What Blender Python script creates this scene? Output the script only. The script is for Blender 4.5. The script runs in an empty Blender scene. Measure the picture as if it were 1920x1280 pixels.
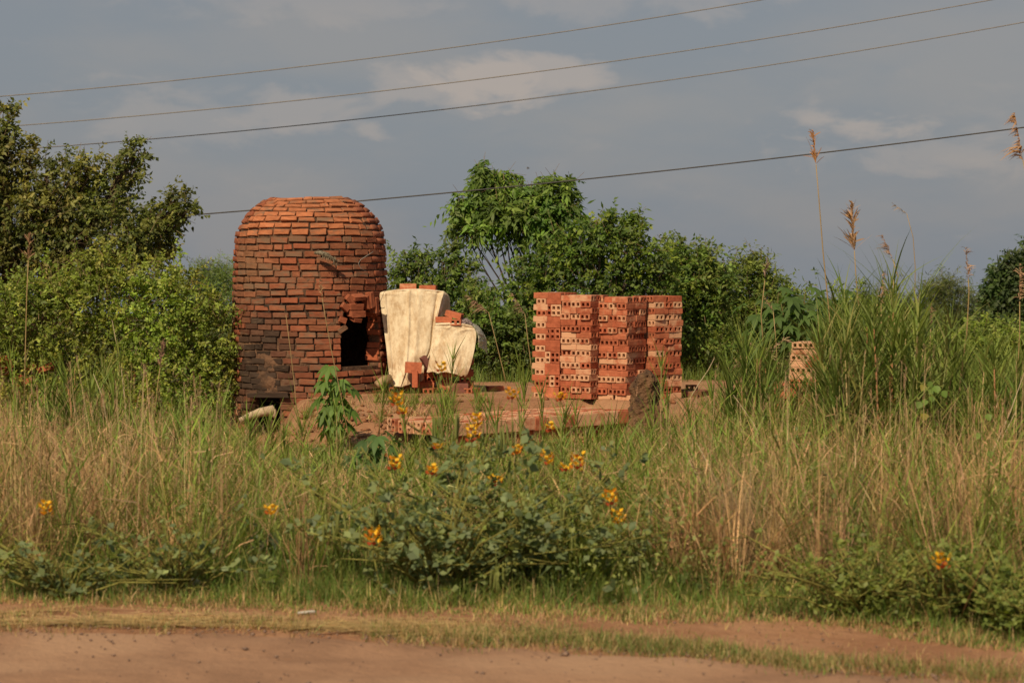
import bpy, bmesh, math, random
import numpy as np
from mathutils import Vector, Matrix

rng = np.random.default_rng(7)
random.seed(7)
R = math.radians
SC = bpy.context.scene
COL = SC.collection

# ------------------------------------------------------------------ camera
CAM_H, LENS = 2.2, 85.0
F = LENS / 36.0 * 1920.0            # focal length in photograph pixels
HOR = 480.0                         # row of the level line in the photograph
cam_d = bpy.data.cameras.new('camera')
cam = bpy.data.objects.new('camera', cam_d)
COL.objects.link(cam)
cam.location = (0, 0, CAM_H)
PITCH = math.atan((640.0 - HOR) / F)
cam.rotation_euler = (R(90) - PITCH, 0, 0)
cam_d.lens = LENS
cam_d.sensor_width = 36
cam_d.clip_start = 0.5
cam_d.clip_end = 9000
cam_d.dof.use_dof = True
cam_d.dof.focus_distance = 30.0
cam_d.dof.aperture_fstop = 3.4
SC.camera = cam

# ------------------------------------------------------------------ sky and sun
SUN_EL, SUN_AZ = R(42), R(24)       # azimuth: to the left of straight behind the camera
sun_from = Vector((-math.sin(SUN_AZ) * math.cos(SUN_EL), -math.cos(SUN_AZ) * math.cos(SUN_EL), math.sin(SUN_EL)))
world = bpy.data.worlds.new('World')
SC.world = world
world.use_nodes = True
wt = world.node_tree
wt.nodes.clear()


def N(t, kind, **kw):
    n = t.nodes.new(kind)
    for k, v in kw.items():
        if k in n.bl_rna.properties:
            setattr(n, k, v)
        else:
            n.inputs[k].default_value = v
    return n


def mixc(t, fac, a, b, mode='MIX'):
    n = t.nodes.new('ShaderNodeMix')
    n.data_type = 'RGBA'
    n.blend_type = mode
    for i, v in ((0, fac), (6, a), (7, b)):
        if hasattr(v, 'is_linked'):
            t.links.new(v, n.inputs[i])
        elif i == 0:
            n.inputs[0].default_value = v
        else:
            n.inputs[i].default_value = (*v[:3], 1)
    return n.outputs[2]


def ramp(t, v, p0, p1, c0=0.0, c1=1.0):
    n = t.nodes.new('ShaderNodeMapRange')
    n.interpolation_type = 'SMOOTHSTEP'
    t.links.new(v, n.inputs[0])
    n.inputs[1].default_value, n.inputs[2].default_value = p0, p1
    n.inputs[3].default_value, n.inputs[4].default_value = c0, c1
    return n.outputs[0]


def math_(t, op, a, b=0.0):
    n = t.nodes.new('ShaderNodeMath')
    n.operation = op
    for i, v in ((0, a), (1, b)):
        if hasattr(v, 'is_linked'):
            t.links.new(v, n.inputs[i])
        else:
            n.inputs[i].default_value = v
    return n.outputs[0]


sky = N(wt, 'ShaderNodeTexSky', sky_type='NISHITA', sun_disc=False, sun_elevation=SUN_EL,
        air_density=1.0, dust_density=2.0, ozone_density=1.0)
sky.sun_rotation = math.atan2(sun_from.x, sun_from.y)
tc = wt.nodes.new('ShaderNodeTexCoord')


def dirpix(px, py):                 # direction in the sky of a photograph pixel
    d = Vector(((px - 960) / F, 1.0, 0)) ; v = (640 - py) / F
    d = Vector((d.x, math.cos(PITCH) + v * math.sin(PITCH), -math.sin(PITCH) + v * math.cos(PITCH)))
    return d.normalized()


mp = N(wt, 'ShaderNodeMapping')
mp.inputs['Scale'].default_value = (7.0, 7.0, 20.0)
wt.links.new(tc.outputs['Generated'], mp.inputs[0])
n1 = N(wt, 'ShaderNodeTexNoise', Scale=1.0, Detail=7.0, Roughness=0.55)
wt.links.new(mp.outputs[0], n1.inputs['Vector'])
mp2 = N(wt, 'ShaderNodeMapping')
mp2.inputs['Scale'].default_value = (26, 26, 60)
wt.links.new(tc.outputs['Generated'], mp2.inputs[0])
n2 = N(wt, 'ShaderNodeTexNoise', Scale=1.0, Detail=6.0, Roughness=0.6, Distortion=0.3)
wt.links.new(mp2.outputs[0], n2.inputs['Vector'])
# storm-grey cloud deck: bluish grey with broad warm-grey veils
deck = mixc(wt, ramp(wt, n1.outputs[0], 0.40, 0.66), (0.236, 0.258, 0.288), (0.285, 0.282, 0.288))
# separate pale cumulus heads low over the plain, as they stand in the photograph
acc = None
for (px, py, rx, rz, amt) in ((900, 150, .030, .0105, 1.0), (1010, 140, .024, .008, .8), (800, 165, .03, .009, .6), (560, 205, .035, .010, .5),
                              (690, 240, .012, .006, .55), (1610, 240, .022, .0075, .75), (1700, 290, .04, .007, .4),
                              (330, 225, .05, .012, .35), (1180, 0, .05, .010, .35), (620, 0, .06, .010, .3)):
    d = dirpix(px, py)
    mpb = N(wt, 'ShaderNodeMapping', vector_type='POINT')
    mpb.inputs['Location'].default_value = (-d.x / rx, 0, -d.z / rz)
    mpb.inputs['Scale'].default_value = (1 / rx, 0, 1 / rz)
    wt.links.new(tc.outputs['Generated'], mpb.inputs[0])
    ln = N(wt, 'ShaderNodeVectorMath', operation='LENGTH')
    wt.links.new(mpb.outputs[0], ln.inputs[0])
    wob = math_(wt, 'ADD', ln.outputs['Value'], ramp(wt, n2.outputs[0], .25, .75, .9, -.9))
    v = ramp(wt, wob, 1.25, .15, 0, amt)
    acc = v if acc is None else math_(wt, 'MAXIMUM', acc, v)
gy = N(wt, 'ShaderNodeSeparateXYZ')
wt.links.new(tc.outputs['Generated'], gy.inputs[0])
acc = math_(wt, 'MULTIPLY', acc, ramp(wt, gy.outputs['Y'], 0.0, 0.3))
deck = mixc(wt, math_(wt, 'MULTIPLY', acc, .8), deck, (0.47, 0.395, 0.345))
# the rest of the dome: the same clouds, from noise alone
far_c = math_(wt, 'MULTIPLY', ramp(wt, n2.outputs[0], .56, .74, 0, .22), 1.0)
deck = mixc(wt, far_c, deck, (0.40, 0.35, 0.32))
skys = mixc(wt, 1.0, sky.outputs[0], (0.07, 0.07, 0.07), 'MULTIPLY')
final = mixc(wt, 0.88, skys, deck)
bg = N(wt, 'ShaderNodeBackground')
wt.links.new(final, bg.inputs[0])
bg.inputs[1].default_value = 1.0
wo = N(wt, 'ShaderNodeOutputWorld')
wt.links.new(bg.outputs[0], wo.inputs[0])

sun_d = bpy.data.lights.new('sun', 'SUN')
sun_d.energy = 5.0
sun_d.angle = R(0.55)
sun_d.color = (1.0, 0.81, 0.54)
sun = bpy.data.objects.new('sun', sun_d)
COL.objects.link(sun)
sun.rotation_euler = (-sun_from).to_track_quat('-Z', 'Y').to_euler()
SC.view_settings.view_transform = 'Standard'
SC.view_settings.look = 'None'
SC.view_settings.exposure = 0.0
SC.view_settings.gamma = 1.0
SC.view_settings.use_curve_mapping = False
SC.render.engine = 'CYCLES'
SC.cycles.max_bounces = 6
SC.cycles.transparent_max_bounces = 6


# ------------------------------------------------------------------ helpers
def at(px, py, Y):                  # photograph pixel at depth Y -> point in the place
    v = (640 - py) / F
    c, s = math.cos(PITCH), math.sin(PITCH)
    dy, dz = c + v * s, -s + v * c
    return Vector(((px - 960) / F * Y / dy, Y, CAM_H + Y * dz / dy))


def pxm(Y):
    return F / Y


def tag(o, label=None, cat=None, group=None, kind=None):
    if label: o['label'] = label
    if cat: o['category'] = cat
    if group: o['group'] = group
    if kind: o['kind'] = kind
    return o


def empty(name, loc=(0, 0, 0), rot=(0, 0, 0)):
    o = bpy.data.objects.new(name, None)
    o.empty_display_size = 0.1
    COL.objects.link(o)
    o.location = loc
    o.rotation_euler = rot
    return o


def link(name, me, mat=None, parent=None, loc=None):
    o = bpy.data.objects.new(name, me)
    COL.objects.link(o)
    if mat is not None and not me.materials:
        me.materials.append(mat)
    if parent is not None:
        o.parent = parent
    if loc is not None:
        o.location = loc
    return o


class MB:
    """collects quads/tris in numpy blocks, each vertex with a colour"""

    def __init__(self):
        self.V, self.Q, self.T, self.C, self.n = [], [], [], [], 0

    def add(self, V, quads=None, tris=None, col=(1, 1, 1)):
        V = np.asarray(V, dtype=np.float64).reshape(-1, 3)
        if quads is not None and len(quads):
            self.Q.append(np.asarray(quads).reshape(-1, 4) + self.n)
        if tris is not None and len(tris):
            self.T.append(np.asarray(tris).reshape(-1, 3) + self.n)
        c = np.asarray(col, dtype=np.float64)
        if c.ndim == 1:
            c = np.tile(c, (len(V), 1))
        self.V.append(V); self.C.append(c)
        self.n += len(V)

    def mesh(self, name, smooth=False, origin=None):
        V = np.concatenate(self.V)
        if origin is not None:
            V = V - np.asarray(origin)
        C = np.concatenate(self.C)
        Q = np.concatenate(self.Q) if self.Q else np.zeros((0, 4), int)
        T = np.concatenate(self.T) if self.T else np.zeros((0, 3), int)
        me = bpy.data.meshes.new(name)
        me.vertices.add(len(V))
        me.vertices.foreach_set('co', V.astype(np.float32).ravel())
        lp = np.concatenate([Q.ravel(), T.ravel()]).astype(np.int32)
        me.loops.add(len(lp))
        me.loops.foreach_set('vertex_index', lp)
        nf = len(Q) + len(T)
        me.polygons.add(nf)
        st = np.concatenate([np.arange(len(Q)) * 4, len(Q) * 4 + np.arange(len(T)) * 3]).astype(np.int32)
        me.polygons.foreach_set('loop_start', st)
        if smooth:
            me.polygons.foreach_set('use_smooth', np.ones(nf, bool))
        a = me.color_attributes.new('col', 'FLOAT_COLOR', 'POINT')
        a.data.foreach_set('color', np.hstack([C, np.ones((len(C), 1))]).astype(np.float32).ravel())
        me.update(calc_edges=True)
        return me

    def build(self, name, mat, parent=None, smooth=False, origin=None):
        o = link(name, self.mesh(name, smooth, origin), mat, parent)
        if origin is not None and parent is None:
            o.location = origin
        return o

    # ---- vectorised plant pieces
    def blades(self, base, az, h, lean, bend, w, col, segs=3, tipw=0.12, tipcol=None):
        n = len(base)
        base = np.asarray(base)
        d = np.stack([np.cos(az), np.sin(az), np.zeros(n)], 1)
        twist = az + np.pi / 2 + rng.normal(0, .5, n)
        s = np.stack([np.cos(twist), np.sin(twist), np.zeros(n)], 1)
        t = np.linspace(0, 1, segs + 1)
        P = np.zeros((n, segs + 1, 2, 3)); C = np.zeros((n, segs + 1, 2, 3))
        tipcol = col if tipcol is None else tipcol
        for i, tt in enumerate(t):
            out = (lean * tt + bend * tt * tt) * h
            up = h * (tt - 0.35 * np.abs(bend) * tt ** 3)
            p = base + d * out[:, None]
            p[:, 2] += up
            ww = w * ((1 - tt) * (1 - tipw) + tipw) * (0.75 if i == 0 else 1)
            P[:, i, 0] = p - s * ww[:, None] / 2
            P[:, i, 1] = p + s * ww[:, None] / 2
            C[:, i, :] = (col * (1 - tt) + tipcol * tt)[:, None, :]
        k = (segs + 1) * 2
        q = np.array([[2 * i, 2 * i + 1, 2 * i + 3, 2 * i + 2] for i in range(segs)])
        Q = (np.arange(n) * k)[:, None, None] + q[None]
        self.add(P.reshape(-1, 3), quads=Q.reshape(-1, 4), col=C.reshape(-1, 3))

    def leaves(self, base, d, nrm, ln, w, col, fold=0.18, wide=0.45):
        n = len(base)
        d = d / (np.linalg.norm(d, axis=1, keepdims=True) + 1e-9)
        s = np.cross(d, nrm)
        s /= (np.linalg.norm(s, axis=1, keepdims=True) + 1e-9)
        u = np.cross(s, d)
        L, W = ln[:, None], w[:, None]
        P = np.stack([base, base + d * L * wide + s * W / 2 + u * W * fold,
                      base + d * L, base + d * L * wide - s * W / 2 + u * W * fold], 1)
        Q = (np.arange(n) * 4)[:, None] + np.array([0, 1, 2, 3])[None]
        self.add(P.reshape(-1, 3), quads=Q, col=np.repeat(col, 4, axis=0))

    def tube(self, pts, rad, sides=5, col=(1, 1, 1), cap=True):
        pts = [Vector(p) for p in pts]
        n = len(pts)
        rings = []
        for i, p in enumerate(pts):
            t = (pts[min(i + 1, n - 1)] - pts[max(i - 1, 0)])
            if t.length < 1e-9: t = Vector((0, 0, 1))
            t.normalize()
            a = t.cross(Vector((0, 1, 0.13)))
            if a.length < 1e-3: a = t.cross(Vector((1, 0, 0)))
            a.normalize(); b = t.cross(a)
            r = rad[i] if hasattr(rad, '__len__') else rad
            rings.append([p + (a * math.cos(2 * math.pi * k / sides) + b * math.sin(2 * math.pi * k / sides)) * r for k in range(sides)])
        V = [v for r_ in rings for v in r_]
        Q = [(i * sides + k, i * sides + (k + 1) % sides, (i + 1) * sides + (k + 1) % sides, (i + 1) * sides + k)
             for i in range(n - 1) for k in range(sides)]
        T = []
        if cap:
            V += [pts[0], pts[-1]]
            m = n * sides
            T = [(m, (k + 1) % sides, k) for k in range(sides)] + [(m + 1, (n - 1) * sides + k, (n - 1) * sides + (k + 1) % sides) for k in range(sides)]
        self.add([tuple(v) for v in V], quads=Q, tris=T, col=col)

    def bigleaf(self, base, d, nrm, ln, w, col, droop=0.25, fold=0.12, prof=(0.55, 1.0, 0.72, 0.0)):
        """one broad leaf with midrib fold and droop"""
        d = Vector(d).normalized(); nrm = Vector(nrm)
        s = d.cross(nrm)
        if s.length < 1e-4: s = d.cross(Vector((1, 0, 0)))
        s.normalize(); u = s.cross(d)
        base = Vector(base)
        m = [base]; ls = []; rs = []
        k = len(prof)
        for i, pr in enumerate(prof):
            t = (i + 1) / k
            c = base + d * ln * t - u * 0 + Vector((0, 0, -droop * ln * t * t))
            m.append(c)
            ls.append(c - s * w / 2 * pr + u * w * fold * pr)
            rs.append(c + s * w / 2 * pr + u * w * fold * pr)
        V = [tuple(v) for v in m + ls[:-1] + rs[:-1]]
        nm = k + 1; nl = k - 1
        T, Q = [], []
        T += [(0, 1, nm), (0, nm + nl, 1)]
        for i in range(nl - 1):
            Q += [(1 + i, 2 + i, nm + i + 1, nm + i), (1 + i, nm + nl + i, nm + nl + i + 1, 2 + i)]
        T += [(nl, nl + 1, nm + nl - 1), (nl, nm + 2 * nl - 1, nl + 1)]
        self.add(V, quads=Q, tris=T, col=col)


def noise3(p, f=1.0, seed=0):       # cheap smooth lumpy field, about -1..1
    p = np.asarray(p) * f
    r = np.random.default_rng(seed)
    o = np.zeros(len(p))
    for k in range(5):
        w = r.normal(0, 1, 3); w /= np.linalg.norm(w)
        w2 = r.normal(0, 1, 3); w2 /= np.linalg.norm(w2)
        fr = 1.0 + 0.55 * k
        o += np.sin(p @ w * fr * 2.1 + r.uniform(0, 6.3) + 1.3 * np.sin(p @ w2 * fr * 1.3 + r.uniform(0, 6.3))) / (1 + .5 * k)
    return o / 2.6


def sst(a, b, x):
    t = np.clip((np.asarray(x, dtype=float) - a) / (b - a), 0, 1)
    return t * t * (3 - 2 * t)


def rp(c, n, v=0.15, hue=0.06):     # n colours scattered around c
    c = np.asarray(c)
    k = np.exp(rng.normal(0, v, (n, 1)))
    return np.clip(c * k * np.exp(rng.normal(0, hue, (n, 3))), 0.003, 0.95)


# ------------------------------------------------------------------ materials
def new_mat(name):
    m = bpy.data.materials.new(name)
    m.use_nodes = True
    t = m.node_tree
    t.nodes.clear()
    return m, t, N(t, 'ShaderNodeOutputMaterial')


def leaf_mat(name, transl=0.35, gloss=0.03, rough=0.62, tcol=(1.25, 1.25, .55)):
    m, t, out = new_mat(name)
    at_ = N(t, 'ShaderNodeAttribute', attribute_name='col')
    df = N(t, 'ShaderNodeBsdfDiffuse')
    tr = N(t, 'ShaderNodeBsdfTranslucent')
    gl = N(t, 'ShaderNodeBsdfGlossy', Roughness=rough)
    t.links.new(at_.outputs[0], df.inputs[0])
    t.links.new(mixc(t, 1.0, at_.outputs[0], tcol, 'MULTIPLY'), tr.inputs[0])
    mx = N(t, 'ShaderNodeMixShader'); mx.inputs[0].default_value = transl
    t.links.new(df.outputs[0], mx.inputs[1]); t.links.new(tr.outputs[0], mx.inputs[2])
    m2 = N(t, 'ShaderNodeMixShader'); m2.inputs[0].default_value = gloss
    t.links.new(mx.outputs[0], m2.inputs[1]); t.links.new(gl.outputs[0], m2.inputs[2])
    t.links.new(m2.outputs[0], out.inputs[0])
    return m


def surf_mat(name, c0, c1, scale=6.0, rough=0.9, bump=0.3, bscale=30.0, c2=None, s2=1.2, use_attr=False, spec=0.2, bdist=.02):
    m, t, out = new_mat(name)
    tcn = N(t, 'ShaderNodeTexCoord')
    n = N(t, 'ShaderNodeTexNoise', Scale=scale, Detail=6.0, Roughness=0.6)
    t.links.new(tcn.outputs['Object'], n.inputs['Vector'])
    c = mixc(t, ramp(t, n.outputs[0], .35, .65), c0, c1)
    if c2 is not None:
        nn = N(t, 'ShaderNodeTexNoise', Scale=s2, Detail=4.0)
        t.links.new(tcn.outputs['Object'], nn.inputs['Vector'])
        c = mixc(t, ramp(t, nn.outputs[0], .45, .68), c, c2)
    if use_attr:
        a = N(t, 'ShaderNodeAttribute', attribute_name='col')
        c = mixc(t, 1.0, c, a.outputs[0], 'MULTIPLY')
    p = N(t, 'ShaderNodeBsdfPrincipled', Roughness=rough)
    p.inputs['Specular IOR Level'].default_value = spec
    t.links.new(c, p.inputs['Base Color'])
    if bump:
        b = N(t, 'ShaderNodeTexNoise', Scale=bscale, Detail=5.0, Roughness=.65)
        t.links.new(tcn.outputs['Object'], b.inputs['Vector'])
        bn = N(t, 'ShaderNodeBump', Strength=bump, Distance=bdist)
        t.links.new(b.outputs[0], bn.inputs['Height'])
        t.links.new(bn.outputs[0], p.inputs['Normal'])
    t.links.new(p.outputs[0], out.inputs[0])
    return m


def brick_mat(name, cream=True):
    """colour from the object's own colour; its alpha says how much pale bloom the brick carries"""
    m, t, out = new_mat(name)
    oi = N(t, 'ShaderNodeObjectInfo')
    tcn = N(t, 'ShaderNodeTexCoord')
    off = N(t, 'ShaderNodeVectorMath', operation='ADD')
    sc = N(t, 'ShaderNodeVectorMath', operation='SCALE')
    t.links.new(oi.outputs['Location'], sc.inputs[0]); sc.inputs['Scale'].default_value = 7.3
    t.links.new(tcn.outputs['Object'], off.inputs[0]); t.links.new(sc.outputs[0], off.inputs[1])
    n = N(t, 'ShaderNodeTexNoise', Scale=14.0 if cream else 2.4, Detail=5.0, Roughness=.62)
    t.links.new(off.outputs[0], n.inputs['Vector'])
    base = mixc(t, ramp(t, n.outputs[0], .3, .7), oi.outputs['Color'], mixc(t, 1.0, oi.outputs['Color'], (.66, .62, .6), 'MULTIPLY'))
    n2 = N(t, 'ShaderNodeTexNoise', Scale=9.0 if cream else 1.7, Detail=4.0, Roughness=.6)
    t.links.new(off.outputs[0], n2.inputs['Vector'])
    lo = math_(t, 'SUBTRACT', 1.02, oi.outputs['Alpha'])
    f = math_(t, 'MULTIPLY', math_(t, 'SUBTRACT', n2.outputs[0], math_(t, 'MULTIPLY', lo, .72)), 5.0)
    f = math_(t, 'MULTIPLY', ramp(t, f, -.3, 1.3), .85)
    c = mixc(t, f, base, (.57, .34, .21) if cream else (.16, .105, .07))
    p = N(t, 'ShaderNodeBsdfPrincipled', Roughness=.92)
    p.inputs['Specular IOR Level'].default_value = .15
    t.links.new(c, p.inputs['Base Color'])
    b = N(t, 'ShaderNodeTexNoise', Scale=60.0 if cream else 6.0, Detail=4.0, Roughness=.7)
    t.links.new(off.outputs[0], b.inputs['Vector'])
    bn = N(t, 'ShaderNodeBump', Strength=.5, Distance=.006)
    t.links.new(b.outputs[0], bn.inputs['Height'])
    t.links.new(bn.outputs[0], p.inputs['Normal'])
    t.links.new(p.outputs[0], out.inputs[0])
    return m


M_leaf = leaf_mat('leaf', .47)
M_grass = leaf_mat('grass_blade', .32, .02, .6)
M_straw = leaf_mat('straw', .22, .02, .6, (1.05, 1.0, .9))
M_petal = leaf_mat('petal', .3, .02, .6, (1.1, 1.0, .9))
M_bark = surf_mat('bark', (.09, .065, .045), (.16, .125, .09), 9, .95, .6, 40, use_attr=True)
M_brick = brick_mat('fired_hollow_brick', True)
M_kbrick = brick_mat('kiln_brick', False)
M_mortar = surf_mat('mud_mortar', (.16, .088, .053), (.09, .052, .034), 8, .97, .9, 26, c2=(.035, .025, .02), s2=1.3, bdist=.03)
M_earth = surf_mat('red_earth', (.27, .118, .058), (.21, .088, .043), 1.7, .97, .8, 14, c2=(.30, .150, .083), s2=.5, bdist=.04)
M_termite = surf_mat('termite_clay', (.215, .12, .064), (.13, .07, .038), 12, .98, 1.0, 28, c2=(.075, .045, .03), s2=5, bdist=.05)
M_log = surf_mat('bleached_wood', (.46, .36, .25), (.33, .24, .16), 11, .9, .5, 35)
M_wire = surf_mat('cable', (.07, .066, .066), (.05, .048, .05), 5, .6, 0)
M_wire2 = surf_mat('aluminium_cable', (.21, .19, .18), (.17, .155, .15), 5, .7, 0)
M_stone = surf_mat('stone', (.24, .16, .12), (.15, .1, .08), 20, .9, .4, 30)
M_litter = surf_mat('white_plastic', (.42, .40, .36), (.3, .28, .25), 12, .6, .2, 20)


def canvas_mat():
    m, t, out = new_mat('stained_canvas')
    tcn = N(t, 'ShaderNodeTexCoord')
    n = N(t, 'ShaderNodeTexNoise', Scale=1.0, Detail=9.0, Roughness=.76, Distortion=.3)
    mpc = N(t, 'ShaderNodeMapping'); mpc.inputs['Scale'].default_value = (7.5, 4.0, 3.4)
    t.links.new(tcn.outputs['Object'], mpc.inputs[0]); t.links.new(mpc.outputs[0], n.inputs['Vector'])
    c = mixc(t, ramp(t, n.outputs[0], .40, .70), (.74, .635, .47), (.44, .30, .17))
    n2 = N(t, 'ShaderNodeTexNoise', Scale=26.0, Detail=6.0, Roughness=.8)
    t.links.new(tcn.outputs['Object'], n2.inputs['Vector'])
    c = mixc(t, ramp(t, n2.outputs[0], .56, .72, 0, .55), c, (.40, .26, .14))
    # rising damp and mud along the lower half, in its own ragged shape
    sx = N(t, 'ShaderNodeSeparateXYZ'); t.links.new(tcn.outputs['Object'], sx.inputs[0])
    low = math_(t, 'MULTIPLY', ramp(t, sx.outputs['Z'], .55, .0), ramp(t, n.outputs[0], .36, .58))
    c = mixc(t, math_(t, 'MULTIPLY', low, .7), c, (.27, .15, .075))
    p = N(t, 'ShaderNodeBsdfPrincipled', Roughness=.85)
    p.inputs['Specular IOR Level'].default_value = .2
    t.links.new(c, p.inputs['Base Color'])
    b = N(t, 'ShaderNodeTexNoise', Scale=18.0, Detail=5.0, Roughness=.6)
    t.links.new(tcn.outputs['Object'], b.inputs['Vector'])
    bn = N(t, 'ShaderNodeBump', Strength=.35, Distance=.02)
    t.links.new(b.outputs[0], bn.inputs['Height']); t.links.new(bn.outputs[0], p.inputs['Normal'])
    t.links.new(p.outputs[0], out.inputs[0])
    return m


M_canvas = canvas_mat()


def ground_mat():
    m, t, out = new_mat('ground_soil')
    tcn = N(t, 'ShaderNodeTexCoord')
    n = N(t, 'ShaderNodeTexNoise', Scale=1.1, Detail=7.0, Roughness=.65)
    t.links.new(tcn.outputs['Object'], n.inputs['Vector'])
    c = mixc(t, ramp(t, n.outputs[0], .35, .65), (.37, .205, .118), (.28, .142, .078))
    n3 = N(t, 'ShaderNodeTexNoise', Scale=14.0, Detail=5.0, Roughness=.75)
    t.links.new(tcn.outputs['Object'], n3.inputs['Vector'])
    c = mixc(t, ramp(t, n3.outputs[0], .5, .75, 0, .5), c, (.40, .235, .145))
    n4 = N(t, 'ShaderNodeTexNoise', Scale=30.0, Detail=3.0, Roughness=.75)
    t.links.new(tcn.outputs['Object'], n4.inputs['Vector'])
    c = mixc(t, ramp(t, n4.outputs[0], .6, .74, 0, .5), c, (.10, .05, .03))
    sx = N(t, 'ShaderNodeSeparateXYZ'); t.links.new(tcn.outputs['Object'], sx.inputs[0])
    # leaf litter under the weeds, green cover far off
    c = mixc(t, ramp(t, sx.outputs['Y'], 34, 44), c, (.075, .085, .03))
    p = N(t, 'ShaderNodeBsdfPrincipled', Roughness=.97)
    p.inputs['Specular IOR Level'].default_value = .1
    t.links.new(c, p.inputs['Base Color'])
    b = N(t, 'ShaderNodeTexNoise', Scale=9.0, Detail=8.0, Roughness=.7)
    t.links.new(tcn.outputs['Object'], b.inputs['Vector'])
    bn = N(t, 'ShaderNodeBump', Strength=.9, Distance=.05)
    t.links.new(b.outputs[0], bn.inputs['Height']); t.links.new(bn.outputs[0], p.inputs['Normal'])
    t.links.new(p.outputs[0], out.inputs[0])
    return m


M_ground = ground_mat()
M_road = surf_mat('dirt_road', (.30, .172, .104), (.235, .132, .080), 2.2, .97, 1.0, 16, c2=(.345, .21, .13), s2=.6, bdist=.02)

# ------------------------------------------------------------------ terrain
KX, KY = (582 - 960) / F * 31.0, 31.0      # kiln axis
GP = 0.50                                  # level of the brick yard


# the low brick platform: front edge from PA to PB
PA = at(758, 801, 25.95); PB = at(1190, 769, 28.2)
ux = Vector((PB.x - PA.x, PB.y - PA.y, 0)); plen = ux.length; ux.normalize()
uy = Vector((-ux.y, ux.x, 0))
prot = math.atan2(ux.y, ux.x)


def ground_h(x, y):
    x = np.asarray(x, dtype=float); y = np.asarray(y, dtype=float)
    p = np.stack([x, y, np.zeros_like(x)], -1).reshape(-1, 3)
    n1 = noise3(p, .9, 3).reshape(x.shape); n2 = noise3(p, 3.2, 4).reshape(x.shape); n3 = noise3(p, 9.0, 6).reshape(x.shape)
    front = sst(26.7, 29.0, y + .25 * n1 - .10 * np.clip(x, -2, 4))
    yard = front * sst(-2.86, -2.48, x + .10 * n1 + .15 * sst(31, 32.5, y) * 3) * sst(6.5, 4.6, x) * sst(36.5, 33.5, y)
    h = (GP - .028 + .022 * n1) * yard
    # heap of dug clods in front of the kiln
    h += .10 * np.exp(-(((x + 1.75) / .75) ** 2 + ((y - 27.9) / .55) ** 2)) * (1 + .5 * n3)
    h += (.018 * n2 + .010 * n3) * (.35 + .65 * sst(16, 18, y)) * (1 - .35 * yard)
    # trench the low brick platform stands in
    ps = (x - PA.x) * ux.x + (y - PA.y) * ux.y; pq = (x - PA.x) * uy.x + (y - PA.y) * uy.y
    cut = sst(.45, .75, ps) * sst(plen + .45, plen + .1, ps) * sst(1.22, 1.10, pq)
    h = h * (1 - cut) + np.minimum(h, .06) * cut
    # stoke pit at the kiln's left front
    h -= .26 * np.exp(-(((x + 3.08) / .42) ** 2 + ((y - 29.75) / .55) ** 2))
    # slightly raised verge between road and weeds
    h += .03 * sst(13.2, 15.0, y) * sst(18, 15.5, y)
    # land falls away behind
    h -= 1.0 * sst(40, 70, y) + .0235 * np.clip(y - 60, 0, None)
    return h


xs = np.concatenate([-np.geomspace(2600, 10, 26), np.arange(-9.6, 9.61, .085), np.geomspace(10, 2600, 26)])
ys = np.concatenate([np.array([-30., -10, 0, 5, 9, 11]), np.arange(12, 26, .11), np.arange(26, 31.5, .06), np.arange(31.5, 37, .12), np.geomspace(37.2, 4500, 44)])
GX, GY = np.meshgrid(xs, ys)
GZ = ground_h(GX, GY)
mb = MB()
nx, ny = len(xs), len(ys)
ii = (np.arange(ny - 1)[:, None] * nx + np.arange(nx - 1)[None]).ravel()
mb.add(np.stack([GX, GY, GZ], -1), quads=np.stack([ii, ii + 1, ii + nx + 1, ii + nx], 1))
ground = mb.build('ground', M_ground, smooth=True)
tag(ground, 'red earth field running from the roadside to the horizon', None, None, 'structure')


def gz(x, y):
    return float(ground_h(np.array([x]), np.array([y]))[0])


def road_edge(x):                  # depth of the road's far edge
    return np.interp(x, [-7, -3, -1.6, -.98, 0, .92, 1.49, 2.5, 7], [14.15, 14.10, 14.03, 13.92, 13.62, 13.25, 12.98, 12.45, 10.3])


mb = MB()
rx = np.arange(-40, 40.1, .12)
ry = np.linspace(0, 1, 40)
RX, RT = np.meshgrid(rx, ry)
e = road_edge(np.clip(RX, -7, 7)) + .10 * noise3(np.stack([RX * 2.3, RX * 0, RX * 0], -1).reshape(-1, 3), 1, 9).reshape(RX.shape)
RY = 6.0 + (e - 6.0) * RT
RZ = ground_h(RX, RY) + .016 - .03 * (RT > .999)
RZ = RZ + .022 * noise3(np.stack([RX * .5, RY * 3.0, RX * 0], -1).reshape(-1, 3), 1, 31).reshape(RX.shape) + .006 * noise3(np.stack([RX * 3, RY * 6, RX * 0], -1).reshape(-1, 3), 1, 32).reshape(RX.shape)
k = len(rx)
ii = (np.arange(len(ry) - 1)[:, None] * k + np.arange(k - 1)[None]).ravel()
mb.add(np.stack([RX, RY, RZ], -1), quads=np.stack([ii, ii + 1, ii + k + 1, ii + k], 1))
road = mb.build('dirt_road', M_road, smooth=True)
tag(road, 'brown dirt road along the bottom of the view', None, None, 'structure')

# ------------------------------------------------------------------ brick meshes


def solid_brick(name, seed, chip=.0):
    r = random.Random(seed)
    bm = bmesh.new()
    bmesh.ops.create_cube(bm, size=1.0)
    bmesh.ops.bevel(bm, geom=bm.edges[:], offset=.045, segments=1, affect='EDGES', profile=.5)
    for v in bm.verts:
        v.co.x += r.uniform(-.022, .022); v.co.y += r.uniform(-.05, .05); v.co.z += r.uniform(-.075, .075)
    if chip:
        sx, sz = r.choice((-1, 1)), r.choice((-1, 1))
        for v in bm.verts:
            if v.co.x * sx > .4 and v.co.z * sz > .3 and v.co.y > 0:
                v.co.x -= sx * chip; v.co.y -= chip
    me = bpy.data.meshes.new(name); bm.to_mesh(me); bm.free()
    return me


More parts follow.
